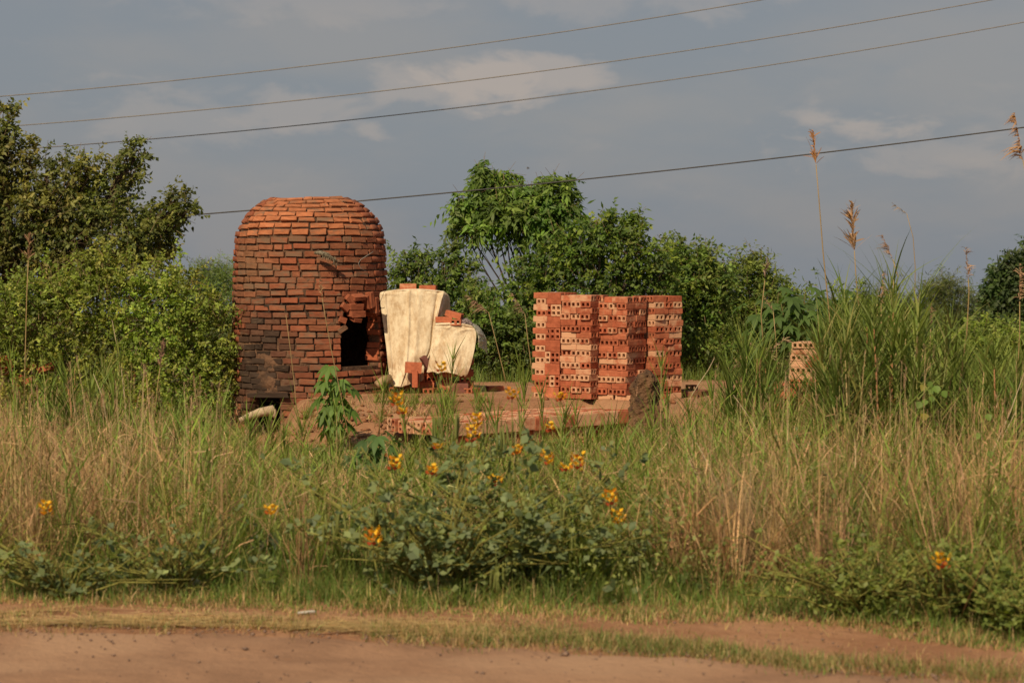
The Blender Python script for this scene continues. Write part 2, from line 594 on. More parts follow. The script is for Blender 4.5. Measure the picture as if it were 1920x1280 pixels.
BL, BW, BH = .21, .14, .0715


def hollow_brick(name, seed):
    """brick with two rectangular ducts running its whole length (x), size BL x BW x BH"""
    r = random.Random(seed)
    hx = [-.5, -.36, -.10, .10, .36, .5]
    hz = [-.5, -.28, .28, .5]
    V, Q = [], []
    idx = {}
    for e, X in ((0, -.5), (1, .5)):
        for i, a in enumerate(hx):
            for j, b in enumerate(hz):
                jx = r.uniform(-.012, .012) if i in (0, 5) or j in (0, 3) else 0
                # worn outer corners
                k = .02 if (i in (0, 5) and j in (0, 3)) else 0
                idx[e, i, j] = len(V)
                V.append(((X - math.copysign(k * .6, X) + jx) * BL, a * (1 - k) * BW + r.uniform(-.0012, .0012), b * (1 - k) * BH + r.uniform(-.0012, .0012)))
    for e in (0, 1):
        for i in range(5):
            for j in range(3):
                if j == 1 and i in (1, 3): continue
                q = (idx[e, i, j], idx[e, i + 1, j], idx[e, i + 1, j + 1], idx[e, i, j + 1])
                Q.append(q if e else q[::-1])
    def strip(loop):
        for a, b in zip(loop, loop[1:] + loop[:1]):
            Q.append((idx[(0,) + a], idx[(0,) + b], idx[(1,) + b], idx[(1,) + a]))
    strip([(i, 0) for i in range(6)] + [(5, j) for j in (1, 2, 3)] + [(i, 3) for i in (4, 3, 2, 1, 0)] + [(0, j) for j in (2, 1)])
    for i in (1, 3):
        strip([(i, 1), (i, 2), (i + 1, 2), (i + 1, 1)])
    me = bpy.data.meshes.new(name)
    me.from_pydata(V, [], Q)
    me.update()
    return me


HB = [hollow_brick('hollow_brick_%d' % i, i) for i in range(5)]
for me in HB: me.materials.append(M_brick)
SB = [solid_brick('kiln_brick_%d' % i, 20 + i, chip=(0, 0, 0, .05, .09, 0, .03, 0)[i]) for i in range(8)]
for me in SB: me.materials.append(M_kbrick)


def brick_colour(cr=.5, red=.5):
    k = random.uniform(.85, 1.15)
    a = (.49, .172, .092); b = (.38, .098, .050)
    t = random.random() * .6 + red * .4
    c = [(a[i] * (1 - t) + b[i] * t) * k for i in range(3)]
    return (*c, cr)


def put_brick(parent, loc, rotz, axis='x', edge=False, cream=None, name='brick', tilt=(0, 0), col=None, end=False):
    """axis x: length along the local x of the stack; y: along its y. edge: stood on its long edge; end: stood on its end"""
    o = bpy.data.objects.new(name, random.choice(HB))
    COL.objects.link(o)
    if parent is not None: o.parent = parent
    rz = rotz + (math.pi / 2 if axis == 'y' else 0) + random.gauss(0, .042)
    m = Matrix.Rotation(rz, 4, 'Z') @ Matrix.Rotation(tilt[0], 4, 'Y') @ Matrix.Rotation(tilt[1], 4, 'X')
    if edge: m = m @ Matrix.Rotation(math.pi / 2, 4, 'X')
    if end: m = m @ Matrix.Rotation(math.pi / 2, 4, 'Y')
    o.matrix_local = Matrix.Translation(loc) @ m
    o.color = col or brick_colour(cream if cream is not None else random.choice((.0, .15, .45, .6, .75, .85)))
    return o


# ------------------------------------------------------------------ kiln
kiln = empty('brick_kiln', (KX, KY, 0))
tag(kiln, 'domed beehive brick kiln with a dark stoke hole and soot at its lower left', 'kiln')
prof_px = [(905, 147), (830, 147), (760, 146.5), (640, 146), (560, 144.5), (500, 142.5), (465, 141), (445, 139.5), (432, 135.5), (418, 128), (405, 118), (393, 104), (384, 89), (378, 77), (374, 69)]
prof = [(w / pxm(31.0), at(582, y, 31.0).z) for y, w in prof_px]
# arc-length parametrisation
PS = [0.0]
for (r0, z0), (r1, z1) in zip(prof, prof[1:]):
    PS.append(PS[-1] + math.hypot(r1 - r0, z1 - z0))


def prof_at(s):
    for i in range(len(PS) - 1):
        if s <= PS[i + 1] or i == len(PS) - 2:
            t = (s - PS[i]) / (PS[i + 1] - PS[i])
            (r0, z0), (r1, z1) = prof[i], prof[i + 1]
            return r0 + (r1 - r0) * t, z0 + (z1 - z0) * t, math.atan2(r0 - r1, z1 - z0)


def door_range(z):                 # angular gap of the loading door (from straight ahead, right positive)
    if .80 < z < 1.42: return R(27.5), R(66)
    if 1.42 <= z < 1.68:
        k = (z - 1.42) / .26
        return R(27.5 + 8 * k), R(66 - 16 * k)
    return None


def fire_range(z):
    return (R(-44), R(-18)) if z < .47 else None


def gap(z):
    return door_range(z) or fire_range(z)


def kpos(th, r):
    return Vector((r * math.sin(th), -r * math.cos(th), 0))


front, back = [], MB()
CO = .0835
s = .02
ci = 0
while s < PS[-1] - .02:
    r, z, tilt = prof_at(s)
    th = -math.pi + random.random() * .2
    step = .232 / r
    while th < math.pi - .02:
        f = random.choice((1, 1, 1, 1, 1, .97, 1.04, .55, 1.0))
        a0, a1 = th, min(th + step * f, math.pi)
        th = a1
        ga = random.uniform(.016, .028) / r
        pieces = [(a0, a1 - ga)]
        g = gap(z)
        if g:
            out = []
            for p0, p1 in pieces:
                if p1 <= g[0] or p0 >= g[1]: out.append((p0, p1))
                else:
                    if p0 < g[0] - .04: out.append((p0, g[0] - random.uniform(0, .012)))
                    if p1 > g[1] + .04: out.append((g[1] + random.uniform(0, .012), p1))
            pieces = out
        for p0, p1 in pieces:
            am = (p0 + p1) / 2
            wd = (p1 - p0) * r
            if wd < .03: continue
            dep = .105
            rr = r - dep / 2 + random.gauss(0, .005)
            wob = .012 * math.sin(am * 2.3 + ci * .7) + random.gauss(0, .003)
            c = kpos(am, rr) + Vector((0, 0, z + wob))
            thick = CO - random.uniform(.013, .023)
            # local axes: x tangential, y outward, z up the wall
            yv = Vector((math.sin(am) * math.cos(tilt), -math.cos(am) * math.cos(tilt), math.sin(tilt)))
            xv = Vector((math.cos(am), math.sin(am), 0))
            zv = xv.cross(yv)
            roll = random.gauss(0, .024)
            m = Matrix((xv, yv, zv)).transposed().to_4x4()
            m = Matrix.Translation(c) @ m @ Matrix.Rotation(roll, 4, 'Y') @ Matrix.Rotation(random.gauss(0, .025), 4, 'Z') @ Matrix.Diagonal((wd, dep, thick, 1))
            front.append((abs(am), am, z, m))
    s += CO
    ci += 1
front.sort(key=lambda q: (q[0] > R(88), q[0] + (0.3 if q[2] < .1 else 0)))


def kiln_colour(am, z):
    px = 582 + 146 * math.sin(am); py = at(0, 480, 31).z and 480 + (CAM_H - z) * pxm(30.2)
    red = np.array((.30, .098, .052)); tan = np.array((.25, .125, .07)); soot = np.array((.050, .034, .026)); org = np.array((.43, .160, .076))
    c = red * random.uniform(.8, 1.15)
    if random.random() < .4: c = c * .65 + tan * .35
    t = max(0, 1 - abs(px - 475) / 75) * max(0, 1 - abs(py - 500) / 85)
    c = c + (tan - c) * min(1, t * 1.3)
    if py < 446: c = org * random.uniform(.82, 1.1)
    d = math.hypot((px - 500) / 78, (py - 700) / 120)
    t = max(0., min(1., 1.55 - d * 1.15 + random.gauss(0, .14)))
    c = c + (soot * random.uniform(.7, 1.5) - c) * t
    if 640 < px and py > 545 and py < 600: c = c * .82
    return (*[float(max(.01, q)) for q in c], float(np.clip(random.gauss(.34 - .25 * t, .14), 0, .8)))


nf = 0
hold = []
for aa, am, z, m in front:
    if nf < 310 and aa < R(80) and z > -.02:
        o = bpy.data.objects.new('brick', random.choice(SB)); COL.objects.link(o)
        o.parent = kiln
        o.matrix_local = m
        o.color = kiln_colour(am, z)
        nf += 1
    else:
        hold.append((am, z, m))
for am, z, m in hold:
    me = random.choice(SB)
    V = [tuple(m @ v.co) for v in me.vertices]
    Q = [list(p.vertices) for p in me.polygons if len(p.vertices) == 4]
    T = [list(p.vertices) for p in me.polygons if len(p.vertices) == 3]
    back.add(V, quads=Q, tris=T)
rest = back.build('rear_bricks', M_kbrick, kiln)
rest.color = (.28, .095, .052, .3)
rest['kind'] = 'stuff'
# mud mortar body: thick wall with the two openings left free
mb = MB()
NT, SS = 120, list(np.arange(0, PS[-1] + .001, .045))
ang = [(-180 + 360 * i / NT) for i in range(NT)]
def mp_(i, j, inner):
    r, z, tl = prof_at(min(SS[j], PS[-1]))
    r = (r - .15) if inner else r - .027 + .006 * math.sin(i * 1.7 + j * 2.9)
    if not inner:      # mud squeezed out over the bricks here and there, smeared thick beside the stoke hole
        q_ = np.array([[r * math.sin(R(ang[i % NT])), -r * math.cos(R(ang[i % NT])), z]])
        r += .034 * max(0., float(noise3(q_, 5.0, 61)[0]) - .12)
        r += .045 * math.exp(-(((ang[i % NT] + 24) / 17) ** 2 + ((z - .72) / .26) ** 2)) * max(0., .75 + float(noise3(q_, 9.0, 62)[0]))
    p = kpos(R(ang[i % NT]), max(r, .02))
    return (p.x, p.y, z - (.1 * math.sin(tl) if inner else 0))
def kept(i, j):
    if j < 0 or j >= len(SS) - 1: return False
    z = (prof_at(SS[j])[1] + prof_at(SS[j + 1])[1]) / 2
    g = gap(z)
    a = R(-180 + 360 * ((i % NT) + .5) / NT)
    return not (g and g[0] < a < g[1])
for i in range(NT):
    for j in range(len(SS) - 1):
        if not kept(i, j): continue
        o4 = [mp_(i, j, 0), mp_(i + 1, j, 0), mp_(i + 1, j + 1, 0), mp_(i, j + 1, 0)]
        i4 = [mp_(i, j, 1), mp_(i + 1, j, 1), mp_(i + 1, j + 1, 1), mp_(i, j + 1, 1)]
        mb.add(o4 + i4, quads=[(0, 1, 2, 3), (7, 6, 5, 4)])
        for (di, dj, e0, e1) in ((-1, 0, 3, 0), (1, 0, 1, 2), (0, -1, 0, 1), (0, 1, 2, 3)):
            if not kept(i + di, j + dj):
                mb.add([o4[e0], o4[e1], i4[e1], i4[e0]], quads=[(0, 3, 2, 1)])
mb.build('mortar', M_mortar, kiln, smooth=False)
# crown: rubble closing the top of the dome
rt, zt, _ = prof_at(PS[-1])
mb = MB()
mb.add([(0, 0, zt - .035)] + [(1.02 * rt * math.cos(2 * math.pi * k / 24), 1.02 * rt * math.sin(2 * math.pi * k / 24), zt - .05 + random.uniform(-.01, .01)) for k in range(24)],
       tris=[(0, 1 + k, 1 + (k + 1) % 24) for k in range(24)])
mb.build('crown_fill', M_mortar, kiln)
for k in range(14):
    a = R(-180 + 360 * k / 14 + random.uniform(-6, 6)); rr = rt - .08 - random.uniform(0, .03)
    if k in (5, 8, 10): continue
    o = bpy.data.objects.new('brick', random.choice(SB)); COL.objects.link(o); o.parent = kiln
    o.matrix_local = Matrix.Translation(kpos(a, rr) + Vector((0, 0, zt + random.uniform(-.05, .0)))) @ Matrix.Rotation(a + random.gauss(0, .12), 4, 'Z') @ Matrix.Rotation(random.gauss(.12, .06), 4, 'X') @ Matrix.Diagonal((.205, .12, .062, 1))
    o.color = (.42, .155, .075, .2)
# broken bricks hanging round the door head, and the hollow bricks of its right jamb
def kb(px, py, yy, size, rot, col=(.31, .10, .052, .2), mesh=None):
    p = at(px, py, yy) - Vector((KX, KY, 0))
    o = bpy.data.objects.new('brick', mesh or random.choice(SB)); COL.objects.link(o); o.parent = kiln
    th_ = math.atan2(p.x, -p.y)
    o.matrix_local = Matrix.Translation(p) @ Matrix.Rotation(th_ + R(rot[2]), 4, 'Z') @ Matrix.Rotation(R(rot[0]), 4, 'Y') @ Matrix.Rotation(R(rot[1]), 4, 'X') @ Matrix.Diagonal((*size, 1))
    o.color = col
    return o
kb(656, 563, 30.17, (.15, .11, .075), (48, 10, 0))
kb(645, 576, 30.15, (.11, .10, .08), (38, 0, 6))
kb(666, 574, 30.20, (.19, .13, .075), (0, 12, -8))
kb(668, 588, 30.20, (.20, .13, .075), (0, 6, -6))
kb(667, 598, 30.21, (.12, .12, .05), (4, 20, 0))
kb(672, 557, 30.18, (.17, .11, .05), (-4, 24, 0))
kb(694, 562, 30.30, (.20, .10, .06), (80, 0, 0))
kb(687, 566, 30.28, (.17, .10, .05), (72, 0, 8))
kb(701, 572, 30.36, (.20, .11, .06), (84, -8, 0))
kb(640, 617, 30.15, (.13, .10, .06), (-33, 0, 0), (.22, .11, .065, .4))
kb(641, 600, 30.14, (.10, .09, .07), (20, 0, 0))
zj = .83
while zj < 1.62:
    ta = 66 if zj < 1.42 else 66 - 16 * (zj - 1.42) / .26
    th_ = R(ta + 3.0 + random.uniform(-1.5, 1.5)); hollow = random.random() < .45 and zj < 1.45
    p = kpos(th_, .905 + random.uniform(-.02, .02)) + Vector((0, 0, zj))
    if hollow:
        o = put_brick(kiln, p, th_, 'x', col=(.38, .11, .052, 0))
        o.scale = (.6, 1.1, 1)
    else:
        o = bpy.data.objects.new('brick', random.choice(SB)); COL.objects.link(o); o.parent = kiln
        o.matrix_local = Matrix.Translation(p) @ Matrix.Rotation(th_ + random.gauss(0, .1), 4, 'Z') @ Matrix.Rotation(random.gauss(0, .05), 4, 'Y') @ Matrix.Diagonal((.11, .17, .07, 1))
        o.color = (.37, .108, .052, .05)
    zj += .0815
# lintel over the stoke hole
kb(506, 741, 30.10, (.56, .12, .05), (-1, 0, 4), (.05, .034, .026, .1))
# pole leaning on the kiln's left side, straw rope and wire on the wall
pole = MB()
a, b = at(441, 524, 30.9), at(434, 648, 30.85)
pole.tube([a, (a + b) / 2 + Vector((.012, 0, 0)), b, b + (b - a) * .6], [.014, .016, .018, .02], 6, (1.6, 1.35, 1.1))
tag(pole.build('wooden_pole', M_bark, origin=tuple(b + (b - a) * .6)), 'thin wooden pole leaning upright against the left side of the kiln', 'pole')
rope = MB()
pts = [at(590, 474, 29.93), at(600, 474, 29.91), at(609, 477, 29.91), at(617, 481, 29.92), at(624, 486, 29.94), at(631, 491, 29.97)]
rope.tube(pts, [.018, .03, .034, .028, .022, .02], 6, (.20, .17, .12))
for k in range(60):
    i = random.randrange(5); t = random.random()
    p = pts[i].lerp(pts[i + 1], t)
    d = Vector((random.gauss(0, .5), -abs(random.gauss(.4, .2)), random.gauss(-.1, .5))).normalized()
    rope.tube([p, p + d * .05, p + d * .06 + Vector((0, 0, -.02))], [.003, .003, .002], 3, (.28, .24, .17))
o = rope.build('straw_rope', M_straw, origin=tuple(pts[0]))
tag(o, 'frayed grey straw rope stuck to the kiln wall under the dome', 'rope')
wirem = MB()
wp = [at(700, 452 + 20, 30.2), at(690, 478, 30.15), at(676, 487, 30.08), at(672, 494, 30.07), at(676, 503, 30.08), at(686, 508, 30.12)]
wirem.tube(wp, .004, 4, (.3, .28, .25))
tag(wirem.build('binding_wire', M_straw, origin=tuple(wp[0])), 'thin curled wire hanging on the right of the kiln wall', 'wire')

# bleached log lying at the stoke hole
lg = MB()
a, b = at(449, 788, 29.2), at(511, 769, 29.25)
lp = [a, a.lerp(b, .3) + Vector((0, 0, .012)), a.lerp(b, .62) + Vector((0, .02, .02)), b, b + Vector((.03, .03, -.035))]
lg.tube(lp, [.030, .046, .055, .066, .03], 9)
lg.tube([lp[3], lp[3] + Vector((.03, -.02, -.09))], [.045, .02], 7)
lgo = lg.build('log', M_log, smooth=True, origin=tuple(a))
tag(lgo, 'pale bleached log propped at the stoke hole of the kiln', 'log')
# props carrying the log
for (px, py, s_) in ((470, 800, .22), (505, 795, .25)):
    p = at(px, py, 29.3)
    p.z = gz(p.x, p.y)
    st = MB()
    st.tube([p, p + Vector((.02, 0, s_ * .6)), Vector((p.x + .01, p.y, at(px, 783 if px < 480 else 778, 29.25).z))], [.05, .045, .04], 7, (.5, .4, .35))
    tag(st.build('wood_stump', M_bark, origin=tuple(p)), 'dark charred stump under the %s end of the pale log' % ('left' if px < 480 else 'right'), 'stump')

# ------------------------------------------------------------------ stacks of hollow bricks


def pillar(name, label, npx, Y, rot, courses, z0=None, lean=(0, 0), cr=(.2, .9), start=0, top_drop=()):
    """square pillar, courses turned crosswise; near corner at (npx, Y); left face runs back to the left"""
    N0 = Vector(((npx - 960) / F * Y, Y, 0))
    z0 = gz(N0.x, Y + .25) - .01 if z0 is None else z0
    a = Vector((-math.cos(R(rot)), math.sin(R(rot)), 0)); b = Vector((math.sin(R(rot)), math.cos(R(rot)), 0))
    t = empty(name, (N0.x, N0.y, z0), (0, 0, -R(rot)))
    tag(t, label, 'brick stack', 'stacks of hollow bricks')
    # local frame: x = -a (to the right along left face), y = b
    S = 3 * BW
    pitch = BH + .0025
    sh = Vector((0, 0, 0))
    for c in range(courses):
        z = (c + .5) * pitch
        sh = sh * .8 + Vector((random.gauss(0, .006) + lean[0], random.gauss(0, .006) + lean[1], 0))
        band = random.random()
        jit = lambda: random.gauss(0, .012)
        if (c + start) % 2 == 0:       # ducts show on the left face: bricks lie along y
            for i in range(3):
                for j in range(2):
                    if c == courses - 1 and (i, j) in top_drop: continue
                    put_brick(t, sh + Vector((-S + BW * (i + .5) + jit() * .4, BL * (j + .5) + jit(), z)), 0, 'y', cream=(random.uniform(*cr) if random.random() > .2 else .03) * (1 if band > .25 else .2))
        else:
            for i in range(2):
                for j in range(3):
                    if c == courses - 1 and (i, j) in top_drop: continue
                    put_brick(t, sh + Vector((-S + BL * (i + .5) + jit(), BW * (j + .5) + jit() * .4, z)), 0, 'x', cream=(random.uniform(*cr) if random.random() > .2 else .03) * (1 if band > .25 else .2))
    return t


ZP = .468
pillar('brick_stack', 'second tall brick pillar from the left, of mixed cream and red hollow bricks', 1107, 29.20, 33, 17, ZP, cr=(.35, .9), start=1, lean=(.0012, -.001))
pillar('brick_stack', 'third tall brick pillar from the left, rising directly behind the brown clay mound', 1177, 29.117, 35, 17, ZP - .02, cr=(.05, .9), start=1, lean=(-.001, .001), top_drop=((2, 0), (0, 0)))
pillar('brick_stack', 'rightmost tall hollow brick pillar, turned corner on', 1226, 29.40, 55, 17, ZP - .012, cr=(.0, .85), start=0, lean=(.0012, 0))
# left stack: flat courses beside bricks stood on edge
rot = 33
N0 = Vector(((1052 - 960) / F * 29.45, 29.45, 0))
t0 = empty('brick_stack', (N0.x, N0.y, ZP - .01), (0, 0, -R(rot)))
tag(t0, 'leftmost red brick stack with broad brick faces set on edge', 'brick stack', 'stacks of hollow bricks')
zz = 0.0
for L in range(9):
    lh = BW + .004
    dx = -.012 * (8 - L) * .35
    if L % 2 == 0:
        put_brick(t0, Vector((-BL / 2 + .0 + dx, BH / 2 + .0, zz + lh / 2)), 0, 'x', edge=True, cream=.03)
        for q in range(1, 5):
            put_brick(t0, Vector((-BL / 2 + dx, BH / 2 + q * (BH + .003), zz + lh / 2)), 0, 'x', edge=True, cream=.1)
    else:
        for q in range(3):
            for j in range(2):
                put_brick(t0, Vector((-BL + BH * .5 + q * (BH - .002) + dx, BL * (j + .5), zz + lh / 2)), 0, 'y', edge=True, cream=random.choice((.05, .1, .9)))
    for h in range(2):
        z = zz + BH * (h + .5) + h * .001
        if h == 0:
            for j in range(2):
                put_brick(t0, Vector((-BL - BW / 2 + dx - .004, BL * (j + .5), z)), 0, 'y', cream=random.choice((.1, .7, .9)))
        else:
            for j in range(3):
                put_brick(t0, Vector((-BL - BL / 2 + .05 + dx - .004 - .02, BW * (j + .5), z)), 0, 'x', cream=random.choice((.05, .1, .6)))
    zz += lh
# stacks half hidden in the reeds
pillar('brick_stack', 'small pale brick stack half hidden behind the tall reeds', 1548, 28.4, 24, 11, None, lean=(.004, 0), cr=(.5, 1.0))
pillar('brick_stack', 'short red brick stack beside the small pale stack in the reeds', 1500, 28.2, 40, 5, None, cr=(0, .3))
pillar('brick_stack', 'low brick stack seen through the reed stems, right of the small pale stack', 1612, 28.9, 20, 9, None, cr=(.2, .8))

# low platform of bricks laid on edge in front of the pillars
slope = (PB.z - PA.z) / plen
plat = empty('brick_platform', (PA.x, PA.y, PA.z), (0, 0, prot))
tag(plat, 'long low platform of bricks laid on edge, its sunlit top bright orange', 'brick stack')
npl = 0
nxr = int(plen / (BL + .004))
pm = MB()
for j in range(15):                    # rows back from the front edge
    yj = .04 + j * (BH + .004)
    off = random.uniform(-.08, .08)
    for i in range(nxr):
        x = off + (i + .5) * (BL + .004)
        if x > plen or x < .62: continue
        z = slope * x - BW / 2 + random.gauss(0, .004)
        w = plat.matrix_basis @ Vector((x, yj, z))
        p = Vector((PA.x, PA.y, 0)) + ux * x + uy * yj
        if PA.z + z + BW / 2 < gz(p.x, p.y) - .01: continue
        put_brick(plat, Vector((x + random.gauss(0, .006), yj + random.gauss(0, .003), z)), 0, 'x', edge=True, cream=random.choice((.1, .3, .5, .7, .98)), tilt=(-slope * .5, 0))
        npl += 1
for L in range(1, 4):                  # lower layers of the front side: broad faces and duct ends by turns
    x = 0.66
    zl = -BW * (L + .5) - .004 * L
    while x < plen - .1:
        if random.random() < .55:
            put_brick(plat, Vector((x + BL / 2, .055 + BH / 2, zl + slope * x)), 0, 'x', edge=True, cream=.05); x += BL + .004
        else:
            for q in range(random.choice((1, 2))):
                put_brick(plat, Vector((x + BH / 2, .05 + BL / 2, zl + slope * x)), 0, 'y', edge=True, cream=random.choice((.1, .9, .95))); x += BH + .004
# right end of the platform
for L in range(1, 4):
    for q in range(4):
        put_brick(plat, Vector((plen - .05, .25 + q * (BL + .004), -BW * (L + .5) + slope * plen)), 0, 'y', edge=True, cream=random.choice((.05, .5)))

# ------------------------------------------------------------------ covered piles
def pile(name, label, px0, px1, Y, d, z0, layers, skip=None):
    x0, x1 = (px0 - 960) / F * Y, (px1 - 960) / F * Y
    t = empty(name, ((x0 + x1) / 2, Y, z0))
    tag(t, label, 'brick pile')
    w = x1 - x0
    for c in range(layers):
        z = (c + .5) * (BH + .002)
        if c % 2 == 0:
            n = max(2, int(w / (BW + .01))); s_ = w / n
            for i in range(n):
                for j in (0, 1):
                    if skip and skip(c, i, j, n): continue
                    put_brick(t, Vector((-w / 2 + s_ * (i + .5), BL / 2 + j * (d - BL), z)), 0, 'y', cream=random.choice((.0, .1, .3)))
        else:
            n = max(2, int(w / (BL + .01))); s_ = w / n
            for i in range(n):
                for j in (0, 1):
                    if skip and skip(c, i, j, n): continue
                    put_brick(t, Vector((-w / 2 + s_ * (i + .5), BW / 2 + j * (d - BW), z)), 0, 'x', cream=random.choice((.0, .1, .3)))
    return t


YT = 30.65
zT = gz((770 - 960) / F * YT, YT) - .005
ztop1 = at(770, 545, YT).z
n1l = int((ztop1 - zT) / (BH + .002))
pile('brick_pile', 'tall brick pile wrapped in the larger canvas beside the kiln', 728, 822, YT, .55, zT, n1l)
ztop2 = at(850, 612, 30.5).z
n2l = int((ztop2 - zT) / (BH + .002))
pile('brick_pile', 'lower brick pile under the smaller canvas, dark gaps at its foot', 822, 888, 30.52, .5, zT, n2l)


def cloth(name, label, rows, origin, seed, nu=72, wr=.0035, thick=.0022, mat=None, mod=None):
    """sheet through rows of points (each row: list of control points across), wrinkled"""
    rows = [[Vector(p) for p in r_] for r_ in rows]
    nv = 90
    def samp(lst, t):
        f = t * (len(lst) - 1); i = min(int(f), len(lst) - 2); u = f - i
        p0 = lst[max(i - 1, 0)]; p1 = lst[i]; p2 = lst[i + 1]; p3 = lst[min(i + 2, len(lst) - 1)]
        return .5 * ((2 * p1) + (p2 - p0) * u + (2 * p0 - 5 * p1 + 4 * p2 - p3) * u * u + (3 * p1 - p0 - 3 * p2 + p3) * u ** 3)
    P = np.zeros((nv, nu, 3))
    for j in range(nu):
        colp = [samp(r_, j / (nu - 1)) for r_ in rows]
        for i in range(nv):
            P[i, j] = samp(colp, i / (nv - 1))
    f = P.reshape(-1, 3)
    U, Vv = np.meshgrid(np.linspace(0, 1, nu), np.linspace(0, 1, nv))
    q = np.stack([U * 1.0, Vv * .5, U * 0], -1).reshape(-1, 3)
    q = q * np.array([1, 2.6, 1])
    wv = noise3(q, 5, seed) * 1.2 + .6 * noise3(q, 12, seed + 1) + .4 * noise3(q, 22, seed + 2)
    f[:, 1] -= wr * wv * (0.4 + .6 * np.clip(Vv.ravel() * 3, 0, 1))
    f[:, 0] += wr * .4 * noise3(q, 9, seed + 5)
    # sharp creases: folded ridges running down and across the sheet
    rc = np.random.default_rng(seed + 40)
    for _ in range(14):
        cx, cy, an, L_, am_ = rc.uniform(0, 1), rc.uniform(.25, 1), rc.uniform(0, 3.14), rc.uniform(.1, .4), rc.uniform(.004, .012)
        dx_, dy_ = U.ravel() - cx, (Vv.ravel() - cy)
        a_ = dx_ * math.cos(an) + dy_ * math.sin(an); b_ = -dx_ * math.sin(an) + dy_ * math.cos(an)
        f[:, 1] -= am_ * np.clip(1 - np.abs(b_) / .05, 0, 1) * np.clip(1 - (a_ / L_) ** 2, 0, 1)
    f[:, 2] += .018 * noise3(np.stack([U.ravel() * 9, U.ravel() * 0, U.ravel() * 0], -1), 1, seed + 60) * sst(.9, 1, Vv.ravel())
    if mod is not None: mod(f, U.ravel(), Vv.ravel())
    mb = MB()
    ii = (np.arange(nv - 1)[:, None] * nu + np.arange(nu - 1)[None]).ravel()
    mb.add(f, quads=np.stack([ii, ii + nu, ii + nu + 1, ii + 1], 1))
    o = mb.build(name, mat or M_canvas, smooth=True, origin=origin)
    s_ = o.modifiers.new('thickness', 'SOLIDIFY'); s_.thickness = thick; s_.offset = 0
    if label: tag(o, label, 'canvas')
    return o


YF = YT - .035
def tp(px, py, dy=0.0): return tuple(at(px, py, YF + dy))
ori = tuple(at(770, 722, YF))
seam = lambda f, U, V: f.__setitem__((slice(None), 1), f[:, 1] - .026 * np.exp(-((U - .42 - .02 * np.sin(V * 6)) / .014) ** 2) * sst(.3, .4, V) - .022 * np.exp(-((U - .1) / .012) ** 2) * sst(.3, .4, V) + .03 * np.exp(-((U - .87) / .03) ** 2) * sst(.3, .4, V))
cloth('canvas_sheet', 'tall stained cream canvas draped over the brick pile beside the kiln', [
    [tp(724, 549, .60), tp(760, 545, .60), tp(800, 545, .60), tp(826, 549, .60)],
    [tp(722, 546, .30), tp(760, 541, .30), tp(800, 542, .30), tp(827, 546, .30)],
    [tp(716, 547, .02), tp(757, 543, .0), tp(797, 543, .0), tp(832, 546, .02)],
    [tp(712, 551, -.02), tp(754, 547, -.035), tp(797, 547, -.035), tp(832, 550, -.02)],
    [tp(713, 566, -.02), tp(755, 566, -.04), tp(797, 566, -.035), tp(827, 566, -.02)],
    [tp(718, 605, -.02), tp(757, 608, -.045), tp(797, 608, -.04), tp(818, 606, -.02)],
    [tp(724, 650, -.03), tp(756, 656, -.06), tp(793, 660, -.05), tp(810, 655, -.03)],
    [tp(728, 690, -.05), tp(757, 690, -.10), tp(778, 690, -.07), tp(796, 686, -.04)],
    [tp(731, 718, -.10), tp(745, 724, -.16), tp(770, 719, -.12), tp(795, 712, -.04)],
], ori, 11, mod=seam)
# its loose flap over the right side
cloth('canvas_flap', 'dark folded canvas flap hanging off the tall pile towards the smaller canvas', [
    [tp(818, 547, .05), tp(826, 546, .2), tp(834, 547, .40)],
    [tp(824, 551, -.01), tp(834, 552, .2), tp(842, 556, .40)],
    [tp(822, 575, -.03), tp(836, 574, .2), tp(844, 574, .40)],
    [tp(818, 598, -.03), tp(832, 592, .22), tp(843, 590, .40)],
], tuple(at(830, 590, YF)), 14, nu=20)
Y2 = 30.46
def tq(px, py, dy=0.0): return tuple(at(px, py, Y2 + dy))
cloth('canvas_sheet', 'smaller cream canvas hanging over the lower brick pile', [
    [tq(824, 606, .5), tq(850, 606, .5), tq(870, 607, .5), tq(884, 610, .5)],
    [tq(818, 606, .02), tq(845, 605, .0), tq(868, 606, .0), tq(884, 610, .02)],
    [tq(815, 612, -.02), tq(842, 612, -.03), tq(868, 613, -.03), tq(890, 617, -.02)],
    [tq(813, 624, -.02), tq(842, 626, -.03), tq(868, 626, -.03), tq(893, 630, -.02)],
    [tq(808, 655, -.04), tq(838, 660, -.06), tq(864, 662, -.05), tq(888, 664, -.03)],
    [tq(802, 690, -.08), tq(834, 692, -.11), tq(858, 697, -.09), tq(878, 698, -.06)],
    [tq(800, 696, -.09), tq(832, 698, -.12), tq(856, 702, -.10), tq(872, 706, -.07)],
], tuple(at(845, 720, Y2)), 17)
